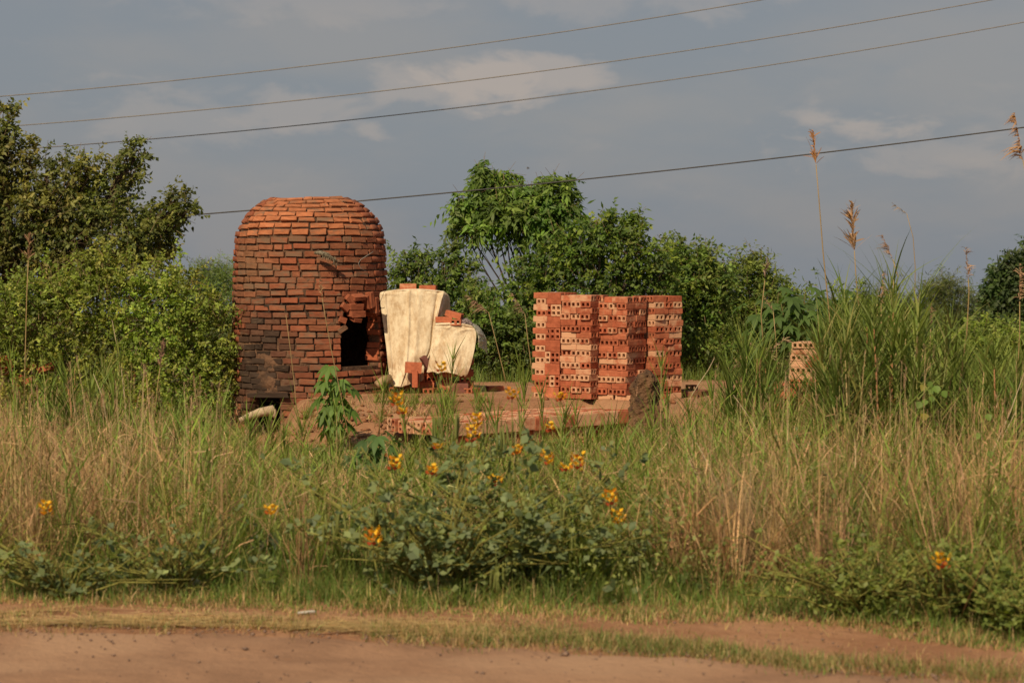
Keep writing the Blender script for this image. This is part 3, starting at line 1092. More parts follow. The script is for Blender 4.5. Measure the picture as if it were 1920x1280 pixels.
# clear plastic sheet on the far right of the pile
m, t, out = new_mat('clear_plastic')
pb = N(t, 'ShaderNodeBsdfPrincipled', Roughness=.22); pb.inputs['Base Color'].default_value = (.62, .56, .48, 1)
trn = N(t, 'ShaderNodeBsdfTransparent'); mxs = N(t, 'ShaderNodeMixShader'); mxs.inputs[0].default_value = .42
t.links.new(trn.outputs[0], mxs.inputs[1]); t.links.new(pb.outputs[0], mxs.inputs[2]); t.links.new(mxs.outputs[0], out.inputs[0])
cloth('plastic_sheet', 'crumpled clear plastic sheet hanging at the right edge of the smaller canvas', [
    [tq(868, 602, .1), tq(880, 604, .25), tq(888, 608, .4)],
    [tq(884, 608, .0), tq(897, 612, .2), tq(902, 618, .4)],
    [tq(895, 628, .0), tq(908, 632, .2), tq(912, 640, .4)],
    [tq(897, 650, .02), tq(908, 656, .2), tq(913, 664, .4)],
], tuple(at(900, 650, Y2)), 23, nu=22, wr=.02, mat=m)
# patterned rag on the top of the lower pile
rag = cloth('patterned_rag', 'small mottled dark rag lying on the lower pile', [
    [tq(862, 598, .15), tq(874, 596, .2), tq(884, 602, .25)],
    [tq(860, 603, .02), tq(874, 601, .02), tq(886, 606, .06)],
    [tq(862, 608, -.01), tq(874, 607, -.02), tq(886, 611, .02)],
], tuple(at(874, 604, Y2)), 29, nu=18, wr=.015, mat=surf_mat('rag', (.07, .05, .055), (.38, .3, .29), 60, .9, .3, 60))
rag['category'] = 'rag'
# loose bricks
def loose(label, px, py, Y, rot, tilt=(0, 0), cr=.1, edge=False, end=False, ground=False, col=None):
    p = at(px, py, Y)
    if ground: p.z = gz(p.x, p.y) + (BW if edge else BL if end else BH) / 2 - .008
    o = put_brick(None, p, R(rot), 'x', cream=cr, name='loose_brick', tilt=(R(tilt[0]), R(tilt[1])), edge=edge, end=end, col=col)
    tag(o, label, 'brick')
    return o
loose('loose brick lying on top of the tall canvas, the left of two', 765, 537, YT + .12, 8, cr=.35)
loose('loose brick lying on top of the tall canvas, the right of two', 803, 540, YT + .15, -6, cr=.0)
loose('brick laid across another at the foot of the tall canvas', 775, 689, YF - .22, 4, (3, 0), cr=.05, edge=True)
loose('brick stood on end at the foot of the tall canvas', 779, 710, YF - .20, 0, cr=.0, end=True)
loose('hollow brick on the ground between the two canvases, duct end forward', 806, 716, YF - .08, 78, cr=.0, ground=True)
loose('purplish brick wedged between the two canvases', 800, 682, YF - .1, 20, (60, 0), cr=.0, col=(.2, .085, .07, 0))
loose('dull brick standing under the hem of the smaller canvas', 862, 713, Y2 - .02, 5, cr=.0, end=False, edge=True, ground=True, col=(.22, .09, .07, 0))
loose('red brick at the right foot of the smaller canvas', 884, 716, Y2 + .02, 60, cr=.0, ground=True)
loose('tilted brick on top of the lower pile beside the rag', 852, 590, Y2 + .12, -14, (14, 0), cr=.05)
loose('brick on the lower pile under the tilted brick, long side forward', 832, 599, Y2 + .12, 4, cr=.0)
loose('brick on the lower pile under the tilted brick, duct end forward', 856, 604, Y2 + .05, 84, cr=.0)
loose('single red brick on bare earth right of the canvas piles', 928, 710, 31.2, 25, cr=.05, ground=True)
for k, (px, py, r_) in enumerate(((1290, 738, 20), (1305, 742, -30), (1318, 739, 60), (1297, 733, 80), (1280, 745, 10))):
    p = at(px, py, 29.9 + .12 * k)
    o = put_brick(None, Vector((p.x, p.y, gz(p.x, p.y) + BH / 2 + (.06 if k == 3 else 0))), R(r_), 'x', cream=.1, name='loose_brick', tilt=(R(random.uniform(-8, 8)), 0), col=(.2, .08, .05, .2))
    tag(o, 'dark scattered brick in the small heap right of the tall pillars', 'brick', 'bricks scattered right of the pillars')
# bricks glowing red through the left bush
for k, (px, py) in enumerate(((8, 676), (12, 686), (60, 690), (78, 688), (88, 692), (95, 684), (82, 697), (42, 737), (52, 736), (118, 738), (5, 700), (38, 705), (50, 715), (242, 752), (236, 700))):
    o = put_brick(None, at(px, py, 30.35 + .06 * (k % 4)), R(random.uniform(-40, 40)), 'x', cream=.0, name='loose_brick', tilt=(R(random.uniform(-20, 20)), R(random.uniform(-20, 20))))
    tag(o, 'red brick showing through the leaves of the bush left of the kiln', 'brick', 'bricks lost in the left bush')
# grey block of wood by the canvas
wb = MB()
a, b = at(706, 722, 30.35), at(733, 708, 30.45)
wb.tube([a, a.lerp(b, .5) + Vector((0, 0, .01)), b], [.05, .062, .05], 7, (2.4, 2.2, 1.8))
tag(wb.build('wood_block', M_bark, origin=tuple(a)), 'weathered block of wood leaning at the left foot of the tall canvas', 'wood')

# ------------------------------------------------------------------ termite mound
mb = MB()
Ym = 27.35
axis = [(825, 1222, 66), (808, 1219, 46), (785, 1214, 35), (760, 1213, 31), (735, 1213, 28), (714, 1213, 25), (702, 1213, 18), (696, 1212, 9)]
rings = []
ns = 90
pts = []
def lerp_axis(t):
    f = t * (len(axis) - 1); i = min(int(f), len(axis) - 2); u = f - i
    return [axis[i][k] * (1 - u) + axis[i + 1][k] * u for k in range(3)]
nr = 90
V = []
for i in range(nr):
    py, px, w = lerp_axis(i / (nr - 1))
    c = at(px, py, Ym); r0 = w / pxm(Ym)
    for k in range(ns):
        a = 2 * math.pi * k / ns
        V.append((c.x + r0 * math.cos(a), c.y + r0 * .9 * math.sin(a), c.z))
V = np.array(V)
dn = noise3(V, 9, 51) * .030 + noise3(V, 24, 52) * .024 + np.abs(noise3(V, 50, 53)) * -.020 + noise3(V, 90, 54) * .006
cen = np.repeat(np.array([[at(lerp_axis(i / (nr - 1))[1], 700, Ym).x, Ym, 0] for i in range(nr)]), ns, axis=0)
dv = V - cen; dv[:, 2] = 0
dv /= np.linalg.norm(dv, axis=1, keepdims=True) + 1e-6
hole = .085 * np.exp(-(((V[:, 0] - cen[:, 0] - .14) / .07) ** 2 + ((V[:, 2] - at(0, 762, Ym).z) / .14) ** 2)) * (V[:, 1] < Ym + .1)
V = V + dv * (dn - hole)[:, None]
V[:, 2] += noise3(V, 11, 55) * .012
Q = [(i * ns + k, i * ns + (k + 1) % ns, (i + 1) * ns + (k + 1) % ns, (i + 1) * ns + k) for i in range(nr - 1) for k in range(ns)]
mb.add(np.vstack([V, [[float(at(1212, 693, Ym).x), Ym, float(at(1212, 693, Ym).z) + .01]]]), quads=Q, tris=[((nr - 1) * ns + k, (nr - 1) * ns + (k + 1) % ns, nr * ns) for k in range(ns)])
base = at(1218, 812, Ym)
tag(mb.build('termite_mound', M_termite, smooth=False, origin=tuple(base)), 'rough brown clay termite mound standing in front of the brick pillars', 'termite mound')

# clods on the dug heap
cl = MB()
for k in range(420):
    x = random.gauss(-1.75, .62); y = random.gauss(27.75, .35)
    if k > 300: x = random.uniform(-2.4, 3.4); y = random.uniform(27.5, 30.0)
    r_ = abs(random.gauss(.022, .016)) + .008
    z = gz(x, y)
    vs = [(x + r_ * random.uniform(.6, 1.2) * a, y + r_ * random.uniform(.6, 1.2) * b, z + r_ * .2 + r_ * random.uniform(.5, .9) * c) for a, b, c in ((1, 0, 0), (-1, 0, 0), (0, 1, 0), (0, -1, 0), (0, 0, 1), (0, 0, -1))]
    cl.add(vs, tris=[(0, 2, 4), (2, 1, 4), (1, 3, 4), (3, 0, 4), (2, 0, 5), (1, 2, 5), (3, 1, 5), (0, 3, 5)])
tag(cl.build('earth_clods', M_earth), 'crumbled red earth clods over the slope in front of the kiln', 'clods', kind='stuff')

# ------------------------------------------------------------------ power cables
def cable(label, p3, Y, rad, mat):
    (x0, y0), (x1, y1), (x2, y2) = p3
    A = np.array([[x0 * x0, x0, 1], [x1 * x1, x1, 1], [x2 * x2, x2, 1]], float)
    co = np.linalg.solve(A, np.array([y0, y1, y2], float))
    pts = [at(x, co[0] * x * x + co[1] * x + co[2], Y) for x in np.linspace(-900, 2900, 60)]
    mb = MB(); mb.tube(pts, rad, 6)
    o = mb.build('power_cable', mat, smooth=True, origin=tuple(pts[0]))
    tag(o, label, 'cable', 'power cables across the sky')
cable('topmost thin power cable crossing the sky', ((0, 181), (960, 74), (1430, 0)), 52, .0105, M_wire2)
cable('second thin power cable from the top', ((30, 236), (960, 141), (1860, 0)), 52.5, .0105, M_wire2)
cable('third thin power cable from the top', ((50, 279), (960, 190), (1920, 42)), 53, .0105, M_wire2)
cable('lowest and thickest dark cable, passing behind the kiln dome', ((375, 402), (960, 350), (1890, 243)), 35.2, .0095, M_wire)
# small bird far off
bd = MB()
c = at(990, 316, 150)
bd.tube([c + Vector((-.09, 0, 0)), c, c + Vector((.1, 0, .02))], [.012, .035, .012], 6, (1.6, 1.6, 1.7))
bd.add([tuple(c + Vector(v)) for v in ((-.03, 0, .02), (.05, 0, .02), (.02, -.16, .09), (-.08, -.24, .05), (.02, .16, .09), (-.08, .24, .05))], quads=[(0, 1, 2, 3), (1, 0, 5, 4)], col=(1.6, 1.6, 1.7))
tag(bd.build('bird', M_bark, origin=tuple(c)), 'tiny dark bird in the sky above the middle tree', 'bird')


# ------------------------------------------------------------------ trees and bushes


def woody(name, label, cat, Y, base_px, clumps, sprays, per, ll, lw, cols, seed, trunk=.06, droop=.15, slen=.14, gaps=.0, depth=.8,
          limb=True, up=.35, mat=None, narrow=False, bark=(1, 1, 1), group=None, spurs=True):
    """trunk, limbs and twigs (part trunk) and a crown of leaf sprays (part crown) filling the given clumps (photo px at depth Y)"""
    global rng
    rng = np.random.default_rng(seed); rr = random.Random(seed)
    b = at(base_px[0], base_px[1], Y)
    b.z = gz(b.x, Y) - .02
    t = empty(name, b)
    tag(t, label, cat, group)
    s_ = 1 / pxm(Y)
    ce, ra = [], []
    for c in clumps:
        p = at(c[0], c[1], Y)
        dy = c[4] if len(c) > 4 else rr.uniform(-.35, .35) * (c[2] * s_)
        ce.append((p.x, Y + dy, p.z)); ra.append((c[2] * s_, c[2] * s_ * depth, c[3] * s_))
    ce = np.array(ce); ra = np.array(ra)
    wgt = np.array([(r[0] * r[2]) for r in ra]); wgt /= wgt.sum()
    k = rng.choice(len(ce), sprays, p=wgt)
    d = rng.normal(0, 1, (sprays, 3)); d /= np.linalg.norm(d, axis=1, keepdims=True)
    rad = rng.uniform(0, 1, sprays) ** .42
    lump = 1 + .30 * noise3(d * 1.3 + ce[k], 2.2, seed)
    c = ce[k] + d * ra[k] * (rad * lump)[:, None]
    keep = (noise3(c, 2.6 / max(.5, float(ra.mean()) * 1.2), seed + 1) > -1 + gaps) & (noise3(c, 2.4 / max(.16, slen * 1.6), seed + 9) > -.30 - .35 * rng.uniform(0, 1, len(c))) & (c[:, 2] > ground_h(c[:, 0], c[:, 1]) + .02)
    c, d, k = c[keep], d[keep], k[keep]
    # leafy shoots standing out of the outline
    cs, ds, ks = [], [], []
    for i in range(len(ce)):
        for q in range(4 if spurs else 0):
            v = np.array([rr.gauss(0, .8), rr.gauss(0, .5), abs(rr.gauss(.6, .5))]); v /= np.linalg.norm(v)
            sp = ce[i] + v * ra[i] * .85
            Ls = rr.uniform(.3, 1.15) * min(.5, ra[i].min() + .10)
            dv_ = v * .6 + np.array([rr.gauss(0, .25), rr.gauss(0, .2), .55]); dv_ /= np.linalg.norm(dv_)
            m_ = max(3, int(Ls / slen * 2.4))
            for j in range(m_):
                cs.append(sp + dv_ * Ls * j / m_); ds.append(dv_); ks.append(i)
    if cs:
        c = np.vstack([c, cs]); d = np.vstack([d, ds]); k = np.concatenate([k, ks])
    n = len(c)
    sd = d * .7 + rng.normal(0, .5, (n, 3)) + np.array([0, 0, up]); sd /= np.linalg.norm(sd, axis=1, keepdims=True)
    sl = slen * np.exp(rng.normal(0, .3, n))
    lb = np.repeat(np.arange(n), per)
    tt = np.tile((np.arange(per) + .6) / per, n) + rng.normal(0, .05, n * per)
    pos = c[lb] + sd[lb] * (sl[lb] * tt)[:, None]
    pos[:, 2] -= droop * sl[lb] * tt ** 2
    side = np.cross(sd[lb], rng.normal(0, 1, (n * per, 3))); side /= np.linalg.norm(side, axis=1, keepdims=True) + 1e-9
    ld = sd[lb] * .45 + side * .9 + np.array([0, 0, -droop * 1.5]) + rng.normal(0, .15, (n * per, 3))
    nr = rng.normal(0, .55, (n * per, 3)) + np.array(sun_from) * .9 + np.array([0, 0, .15])
    cols = np.asarray(cols, float)
    ci = rng.choice(len(cols), n, p=None)
    tone = np.exp(rng.normal(0, .2, n))
    ctone = np.exp(rng.normal(0, .14, (len(ce), 1))) * np.exp(rng.normal(0, .05, (len(ce), 3)))
    col = cols[ci][lb] * tone[lb][:, None] * ctone[k][lb] * np.exp(rng.normal(0, .12, (n * per, 1)))
    cr = MB()
    cr.leaves(pos, ld, nr, ll * np.exp(rng.normal(0, .32, n * per)), lw * np.exp(rng.normal(0, .2, n * per)), col, wide=.4 if not narrow else .5)
    cr.build('crown', mat or M_leaf, t, origin=tuple(b))
    tb = MB()
    # twigs as slim ribbons along every third spray
    q = np.arange(0, n, 3)
    e1 = c[q] + sd[q] * sl[q][:, None]
    s0 = c[q] - sd[q] * (sl[q] * .5)[:, None]
    wv = np.cross(sd[q], np.array([0, 1., 0.2])); wv /= np.linalg.norm(wv, axis=1, keepdims=True) + 1e-9
    P = np.stack([s0 - wv * .004, s0 + wv * .004, e1 + wv * .002, e1 - wv * .002], 1)
    tb.add(P.reshape(-1, 3), quads=np.arange(len(q) * 4).reshape(-1, 4), col=(1.3, 1.2, 1.0))
    if limb:
        order = np.argsort(-wgt)
        fork = Vector(b) + (Vector(ce[order[0]]) - Vector(b)) * .35
        fork.x = b.x * .6 + fork.x * .4
        tb.tube([b + Vector((0, 0, -.05)), b.lerp(fork, .5) + Vector((rr.uniform(-.05, .05), 0, 0)), fork], [trunk * 1.25, trunk, trunk * .8], 8, bark)
        for i in range(len(ce)):
            e = Vector(ce[i]); m1 = fork.lerp(e, .45) + Vector((rr.uniform(-.1, .1), rr.uniform(-.1, .1), rr.uniform(0, .12)))
            tb.tube([fork, m1, e], [trunk * .5, trunk * .33, trunk * .14], 6, bark)
            for j in range(7):
                dd = Vector((rr.gauss(0, 1), rr.gauss(0, 1), rr.gauss(.3, .8))).normalized()
                tip = e + Vector((dd.x * ra[i][0], dd.y * ra[i][1], dd.z * ra[i][2])) * .9
                st = m1.lerp(e, rr.random())
                tb.tube([st, st.lerp(tip, .5) + Vector((0, 0, rr.uniform(-.05, .1) * ra[i][2])), tip], [trunk * .16, trunk * .1, .003], 5, bark)
    tb.build('trunk', M_bark, t, origin=tuple(b))
    return t


OLIVE = [(.125, .145, .028), (.16, .175, .036), (.09, .112, .024), (.20, .195, .046)]
BRIGHT = [(.20, .265, .034), (.25, .31, .044), (.155, .215, .028), (.29, .31, .06)]
DEEP = [(.09, .16, .022), (.12, .195, .027), (.07, .125, .02), (.15, .22, .036)]
YELG = [(.155, .20, .035), (.195, .235, .043), (.12, .16, .03)]

woody('tree', 'large dark olive tree at the left edge behind the bright bush', 'tree', 34.6, (30, 720),
      [(0, 320, 52, 62), (105, 378, 76, 52), (185, 368, 66, 46), (235, 320, 36, 26), (255, 292, 16, 20), (290, 415, 56, 34), (335, 385, 18, 28), (345, 405, 22, 14), (200, 440, 115, 52), (60, 450, 90, 78),
       (275, 475, 46, 32), (12, 228, 12, 26), (12, 270, 22, 30), (58, 292, 9, 22), (90, 318, 26, 22), (160, 325, 40, 26), (-60, 340, 80, 90), (-40, 470, 100, 90), (130, 500, 88, 32), (300, 475, 24, 16)],
      4400, 8, .066, .044, OLIVE, 101, trunk=.15, slen=.17, gaps=.32, droop=.25, bark=(.55, .5, .48))
woody('bush', 'broad bright green bush left of the kiln', 'bush', 30.6, (220, 780),
      [(60, 620, 90, 75), (190, 575, 105, 85), (300, 600, 90, 80), (250, 515, 70, 38), (180, 505, 40, 30), (370, 640, 75, 75), (410, 700, 48, 62), (150, 690, 120, 80), (300, 710, 110, 65), (40, 710, 80, 70), (330, 540, 40, 34), (30, 560, 60, 40),
       (442, 690, 22, 40), (120, 550, 60, 40), (-40, 650, 80, 100), (395, 585, 30, 34), (60, 760, 100, 40, -.4), (220, 760, 120, 44, -.4), (360, 760, 70, 36, -.3)],
      8200, 8, .046, .030, BRIGHT, 102, trunk=.05, slen=.13, gaps=.34, droop=.1)
woody('bush', 'soft feathery light green bush far behind, between tree and kiln', 'bush', 58.0, (395, 600),
      [(385, 535, 38, 38), (425, 550, 40, 45), (360, 560, 34, 34), (400, 510, 20, 20), (400, 590, 60, 40), (440, 530, 26, 30)],
      1500, 9, .11, .018, [(.13, .19, .04), (.16, .22, .05)], 103, slen=.3, narrow=True, limb=False)
woody('bush', 'loose thin-leaved bush rising behind the canvas piles', 'bush', 35.5, (800, 700),
      [(780, 500, 42, 26), (760, 535, 38, 34), (800, 550, 45, 36), (845, 525, 30, 26), (858, 492, 8, 24), (835, 492, 10, 16), (840, 590, 48, 40), (880, 560, 40, 34), (870, 640, 50, 50), (790, 620, 60, 50), (880, 515, 20, 20)],
      1500, 8, .062, .036, DEEP, 104, trunk=.03, slen=.15, gaps=.36)
woody('tree', 'fresh green tree with layered drooping leaves above the middle bushes', 'tree', 37.0, (990, 720),
      [(928, 345, 40, 13), (908, 328, 16, 8), (985, 372, 44, 16), (895, 388, 42, 12), (960, 402, 58, 16), (1042, 362, 30, 14), (1055, 348, 22, 7), (866, 430, 26, 8), (1030, 400, 40, 18), (1060, 388, 16, 8), (857, 405, 16, 6), (905, 425, 34, 9), (985, 432, 40, 12), (1030, 436, 30, 12), (940, 372, 30, 10)],
      1200, 9, .115, .042, [(.105, .19, .026), (.14, .235, .034), (.08, .15, .024), (.165, .25, .04)], 105, trunk=.034, slen=.22, droop=.55, gaps=.3, up=.1, bark=(.3, .28, .26))
woody('bush', 'tall dense green bush behind the brick pillars', 'bush', 36.2, (1110, 720),
      [(1015, 515, 56, 40), (1095, 462, 54, 38), (1160, 448, 34, 30), (1128, 425, 20, 20), (1190, 432, 18, 24), (1195, 485, 46, 36), (1110, 540, 95, 60), (1215, 550, 58, 56), (965, 575, 60, 40), (1180, 620, 105, 56), (1050, 615, 105, 55), (1245, 510, 28, 26), (1080, 680, 140, 50), (1060, 480, 30, 24)],
      4300, 8, .070, .042, DEEP + BRIGHT[:1], 106, trunk=.06, slen=.17, gaps=.38)
woody('bush', 'scrubby bush between the middle tree and the canvas piles, with dry twigs', 'bush', 34.3, (930, 720),
      [(905, 610, 42, 40), (960, 630, 46, 50), (920, 665, 50, 46), (985, 680, 45, 45), (885, 560, 14, 24)],
      1700, 8, .058, .036, DEEP, 107, trunk=.03, slen=.14, gaps=.34)
woody('bush', 'mid green bush right behind the rightmost brick pillar', 'bush', 37.5, (1310, 720),
      [(1290, 540, 50, 60), (1265, 480, 18, 30), (1320, 600, 60, 66), (1320, 490, 18, 22), (1270, 510, 30, 34), (1340, 540, 40, 36), (1300, 670, 80, 50), (1305, 525, 40, 40)],
      2300, 8, .064, .036, DEEP + YELG, 108, trunk=.04, slen=.16, gaps=.36)
woody('bush', 'yellowish green bush right of the pillars under the open sky', 'bush', 40.0, (1400, 720),
      [(1370, 545, 50, 40), (1410, 510, 36, 26), (1415, 500, 14, 22), (1360, 515, 14, 20), (1420, 570, 60, 46), (1380, 620, 80, 60), (1470, 590, 60, 46), (1440, 660, 90, 46), (1455, 545, 30, 22)],
      2800, 8, .066, .030, YELG, 109, trunk=.04, slen=.18, gaps=.3)
woody('bush', 'soft feathery bush in the right distance beside the far dark tree', 'bush', 56.0, (1790, 650),
      [(1780, 570, 48, 34), (1830, 595, 46, 34), (1740, 590, 50, 36), (1775, 545, 26, 18), (1800, 630, 100, 30), (1700, 610, 60, 36), (1640, 590, 60, 40)],
      2300, 9, .12, .020, [(.095, .125, .036), (.12, .15, .04), (.07, .10, .03)], 110, slen=.3, narrow=True, limb=False)
woody('tree', 'round dark tree at the far right edge', 'tree', 52.0, (1900, 660),
      [(1893, 535, 34, 34), (1915, 505, 28, 28), (1930, 550, 46, 52), (1875, 578, 32, 26), (1905, 605, 44, 24), (1868, 550, 16, 18), (1940, 500, 30, 34)],
      1900, 8, .105, .06, [(.06, .10, .024), (.08, .125, .028), (.045, .078, .02)], 111, trunk=.12, slen=.25, gaps=.36)
woody('bush', 'low tangled green bushes at the right edge below the far tree', 'bush', 40.0, (1860, 700),
      [(1870, 640, 80, 36), (1800, 660, 80, 34), (1900, 690, 90, 40), (1730, 660, 70, 34), (1660, 640, 60, 40), (1590, 610, 60, 50), (1550, 650, 60, 50), (1950, 650, 60, 40)],
      3000, 8, .070, .034, BRIGHT + YELG, 112, slen=.2, gaps=.3, limb=False)

# plant with large star leaves (castor) behind the small stack
def palmate(mb, c, d, nrm, size, col, lobes=7, lw=.3, spread=2.2, droop=.35):
    d = Vector(d).normalized(); nrm = Vector(nrm).normalized()
    s = d.cross(nrm)
    if s.length < .01: s = d.cross(Vector((1, 0, 0)))
    s.normalize(); n_ = s.cross(d)
    for i in range(lobes):
        a = (i / (lobes - 1) - .5) * 2 * spread
        dd = d * math.cos(a) + s * math.sin(a)
        L = size * (1 - .28 * abs(a) / spread)
        mb.bigleaf(c, dd, n_, L, L * lw, tuple(np.array(col) * random.uniform(.85, 1.15)), droop=droop, prof=(.6, 1.0, .62, 0.0))


def star_plant(name, label, cat, base, tops, nl, size, col, seed, lobes=7, lw=.3, hang=.4, stemcol=(.8, .9, .5), petiole=.2, spread=2.2):
    random.seed(seed)
    base = Vector(base)
    t = empty(name, base)
    tag(t, label, cat)
    st = MB()
    leaves = []
    for tp_ in tops:
        tp_ = Vector(tp_)
        mid = base.lerp(tp_, .5) + Vector((random.uniform(-.03, .03), 0, 0))
        st.tube([base, mid, tp_], [.014, .011, .006], 6, stemcol)
        for k in range(nl):
            f = .35 + .65 * (k + .5) / nl
            p = base.lerp(mid, f * 2) if f < .5 else mid.lerp(tp_, f * 2 - 1)
            az = k * 2.4 + random.uniform(-.4, .4)
            out = Vector((math.cos(az), math.sin(az), random.uniform(.1, .6))).normalized()
            e = p + out * petiole * random.uniform(.6, 1.2)
            st.tube([p, p.lerp(e, .5) + Vector((0, 0, .015)), e], [.004, .0035, .003], 4, stemcol)
            leaves.append((e, out))
    st.build('stem', M_bark, t, origin=tuple(base))
    for e, out in leaves:
        lb = MB()
        palmate(lb, e, Vector((out.x, out.y, -hang)), Vector((out.x * .5, out.y * .5 - .2, 1)), size * random.uniform(.7, 1.15), np.array(col) * random.uniform(.75, 1.2), lobes, lw, spread, .4)
        lb.build('leaf', M_leaf, t, origin=tuple(base))
    return t


for k, (px, py, Y) in enumerate(((1500, 700, 33.0), (1450, 700, 33.4), (1550, 700, 33.8))):
    b = at(px, py, Y); b.z = gz(b.x, b.y)
    star_plant('castor_plant', ('large-leaved castor plant directly behind the small pale brick stack', 'large-leaved castor plant left of the small pale brick stack', 'large-leaved castor plant hidden behind the tall reeds')[k], 'plant',
               b, [at(px + dx, 540 + dy, Y) for dx, dy in ((-35, 30), (10, 5), (40, 25), (-10, 50))], 11, .22, (.085, .155, .034), 200 + k, 7, .42, .5, petiole=.22, spread=2.6)

# cassava-like plants in front of the kiln
b = at(622, 850, 26.6); b.z = gz(b.x, b.y)
star_plant('cassava_plant', 'tall cassava plant with hanging finger leaves in front of the kiln base', 'plant', b,
           [at(632, 690, 26.6), at(648, 712, 26.6), at(618, 715, 26.6), at(640, 760, 26.6)], 8, .185, (.12, .215, .034), 210, 6, .38, .75, petiole=.13, spread=1.7)
for k, (px, py, Y, tops, lab) in enumerate((
        (700, 905, 22.0, ((690, 818), (715, 812), (735, 835), (672, 850)), 'low cassava plant with dark finger leaves left of the yellow flowers'),
        (745, 960, 20.5, ((742, 905), (730, 930)), 'small cassava shoot below the low cassava plant'),
        (560, 905, 21.5, ((563, 868), (585, 876)), 'small cassava shoot in the grass below the stoke hole'))):
    b = at(px, py, Y); b.z = gz(b.x, b.y)
    star_plant('cassava_plant', lab, 'plant', b, [at(x, y, Y) for x, y in tops], 9, .17, (.075, .145, .034), 220 + k, 6, .38, .6, petiole=.11, spread=1.8)

# ------------------------------------------------------------------ reeds


def reed_leaves(mb, p0, p1, n, ll, lw, col, spread=.55, f0=.25):
    """long blades standing off a cane alternately"""
    p0, p1 = Vector(p0), Vector(p1)
    ax = (p1 - p0).normalized()
    f = f0 + (1 - f0) * (np.arange(n) + rng.uniform(.2, .8, n)) / n
    base = np.array(p0)[None] + np.array(p1 - p0)[None] * f[:, None]
    az = (np.arange(n) % 2) * math.pi + rng.normal(0, .7, n) + rng.uniform(0, 6.28)
    L = ll * np.exp(rng.normal(0, .25, n)) * (.7 + .6 * (1 - np.abs(f - .6)))
    mb.blades(base, az, L * rng.uniform(.65, .95, n), rng.uniform(.25, .8, n) * spread * 1.3, rng.uniform(0, .5, n) * spread, lw * np.exp(rng.normal(0, .15, n)), rp(col, n, .18, .05), segs=4, tipw=.03)


def plume_mb(p, axis, ln, col, seed, n=70, droop=.5, side=1.0):
    r = np.random.default_rng(seed)
    mb = MB()
    axis = np.asarray(axis, float); axis /= np.linalg.norm(axis)
    f = r.uniform(0, 1, n)
    lump = .55 + .45 * np.sin(f * 9 + seed)
    base = np.asarray(p)[None] + axis[None] * (f * ln)[:, None]
    L = ln * .36 * (1.1 - .65 * f) * np.exp(r.normal(0, .3, n)) * np.clip(lump + .25, .3, 1.2)
    d = axis[None] * .8 + np.stack([r.normal(0.35 * side, .38, n), r.normal(0, .35, n), r.normal(0, .25, n)], 1)
    d /= np.linalg.norm(d, axis=1, keepdims=True)
    segs = 4
    sd = np.cross(d, r.normal(0, 1, (n, 3))); sd /= np.linalg.norm(sd, axis=1, keepdims=True)
    P = np.zeros((n, segs + 1, 2, 3))
    wd = ln * .022
    for i in range(segs + 1):
        t = i / segs
        q = base + d * (L * t)[:, None]
        q[:, 2] -= droop * L * t * t
        q[:, 0] += side * .3 * droop * L * t * t
        w = wd * (.25 + 1.2 * math.sin(math.pi * min(1, t * .9 + .08)))
        P[:, i, 0] = q - sd * w / 2; P[:, i, 1] = q + sd * w / 2
    k = (segs + 1) * 2
    q4 = np.array([[2 * i, 2 * i + 1, 2 * i + 3, 2 * i + 2] for i in range(segs)])
    c = np.asarray(col) * np.exp(r.normal(0, .2, (n, 1)))
    mb.add(P.reshape(-1, 3), quads=((np.arange(n) * k)[:, None, None] + q4[None]).reshape(-1, 4), col=np.repeat(c, k, axis=0))
    return mb


def plumed_reed(label, Y, stalk, plen, side=1.0, col=(.40, .235, .12), thick=.0075, droop=.5, leaves=0, seed=1, stemcol=(.36, .255, .12), n=70, axis=None):
    """stalk: photo pixels from plume foot downwards"""
    P = [at(x, y, Y) for x, y in stalk]
    b = P[-1].copy()
    g = gz(b.x, b.y)
    d = (P[-1] - P[-2]); d = d / max(1e-3, -d.z)
    b = P[-1] + d * max(0.02, P[-1].z - g) * .9 ; b.z = g - .01
    t = empty('plumed_reed', b)
    tag(t, label, 'reed', 'reeds with dry plumes')
    mb = MB()
    pts = P + [b]
    mb.tube(pts, [thick * (.55 + .6 * i / len(pts)) for i in range(len(pts))], 6, stemcol)
    mb.build('stalk', M_straw, t, origin=tuple(b), smooth=True)
    ax = axis or ((P[0] - P[1]).normalized())
    plume_mb(P[0], ax, plen / pxm(Y), col, seed, n, droop, side).build('plume', M_straw, t, origin=tuple(b))
    if leaves:
        lm = MB()
        reed_leaves(lm, b, P[0], leaves, .34, .016, (.13, .18, .04), f0=.1)
        lm.build('leaves', M_grass, t, origin=tuple(b))
    return t


plumed_reed('tallest plumed reed, standing alone against the sky left of the reed clump', 23.0, ((1530, 308), (1536, 380), (1543, 470), (1553, 570), (1560, 640)), 62, -.6, (.46, .24, .10), seed=1, droop=.2)
plumed_reed('plumed reed with a thick upright brown head above the reed clump', 23.4, ((1602, 470), (1605, 520), (1610, 575), (1614, 640)), 92, -.3, (.36, .22, .12), seed=2, droop=.15, n=110)
plumed_reed('bare thin reed bending over to the left above the clump', 23.8, ((1700, 400), (1712, 445), (1716, 500), (1715, 600)), 34, -1.2, (.30, .23, .16), thick=.005, seed=3, axis=Vector((-.75, 0, .55)), n=30)
plumed_reed('plumed reed leaning from the middle of the clump, head to the left', 23.2, ((1674, 486), (1684, 520), (1672, 560), (1660, 640)), 48, -1.0, (.34, .22, .15), seed=4, axis=Vector((-.4, 0, .9)))
plumed_reed('plumed reed with a drooping pale head low in the clump', 22.2, ((1652, 570), (1653, 640), (1656, 730), (1662, 800)), 60, .9, (.42, .28, .17), seed=5, droop=.8, axis=Vector((.05, 0, 1)))
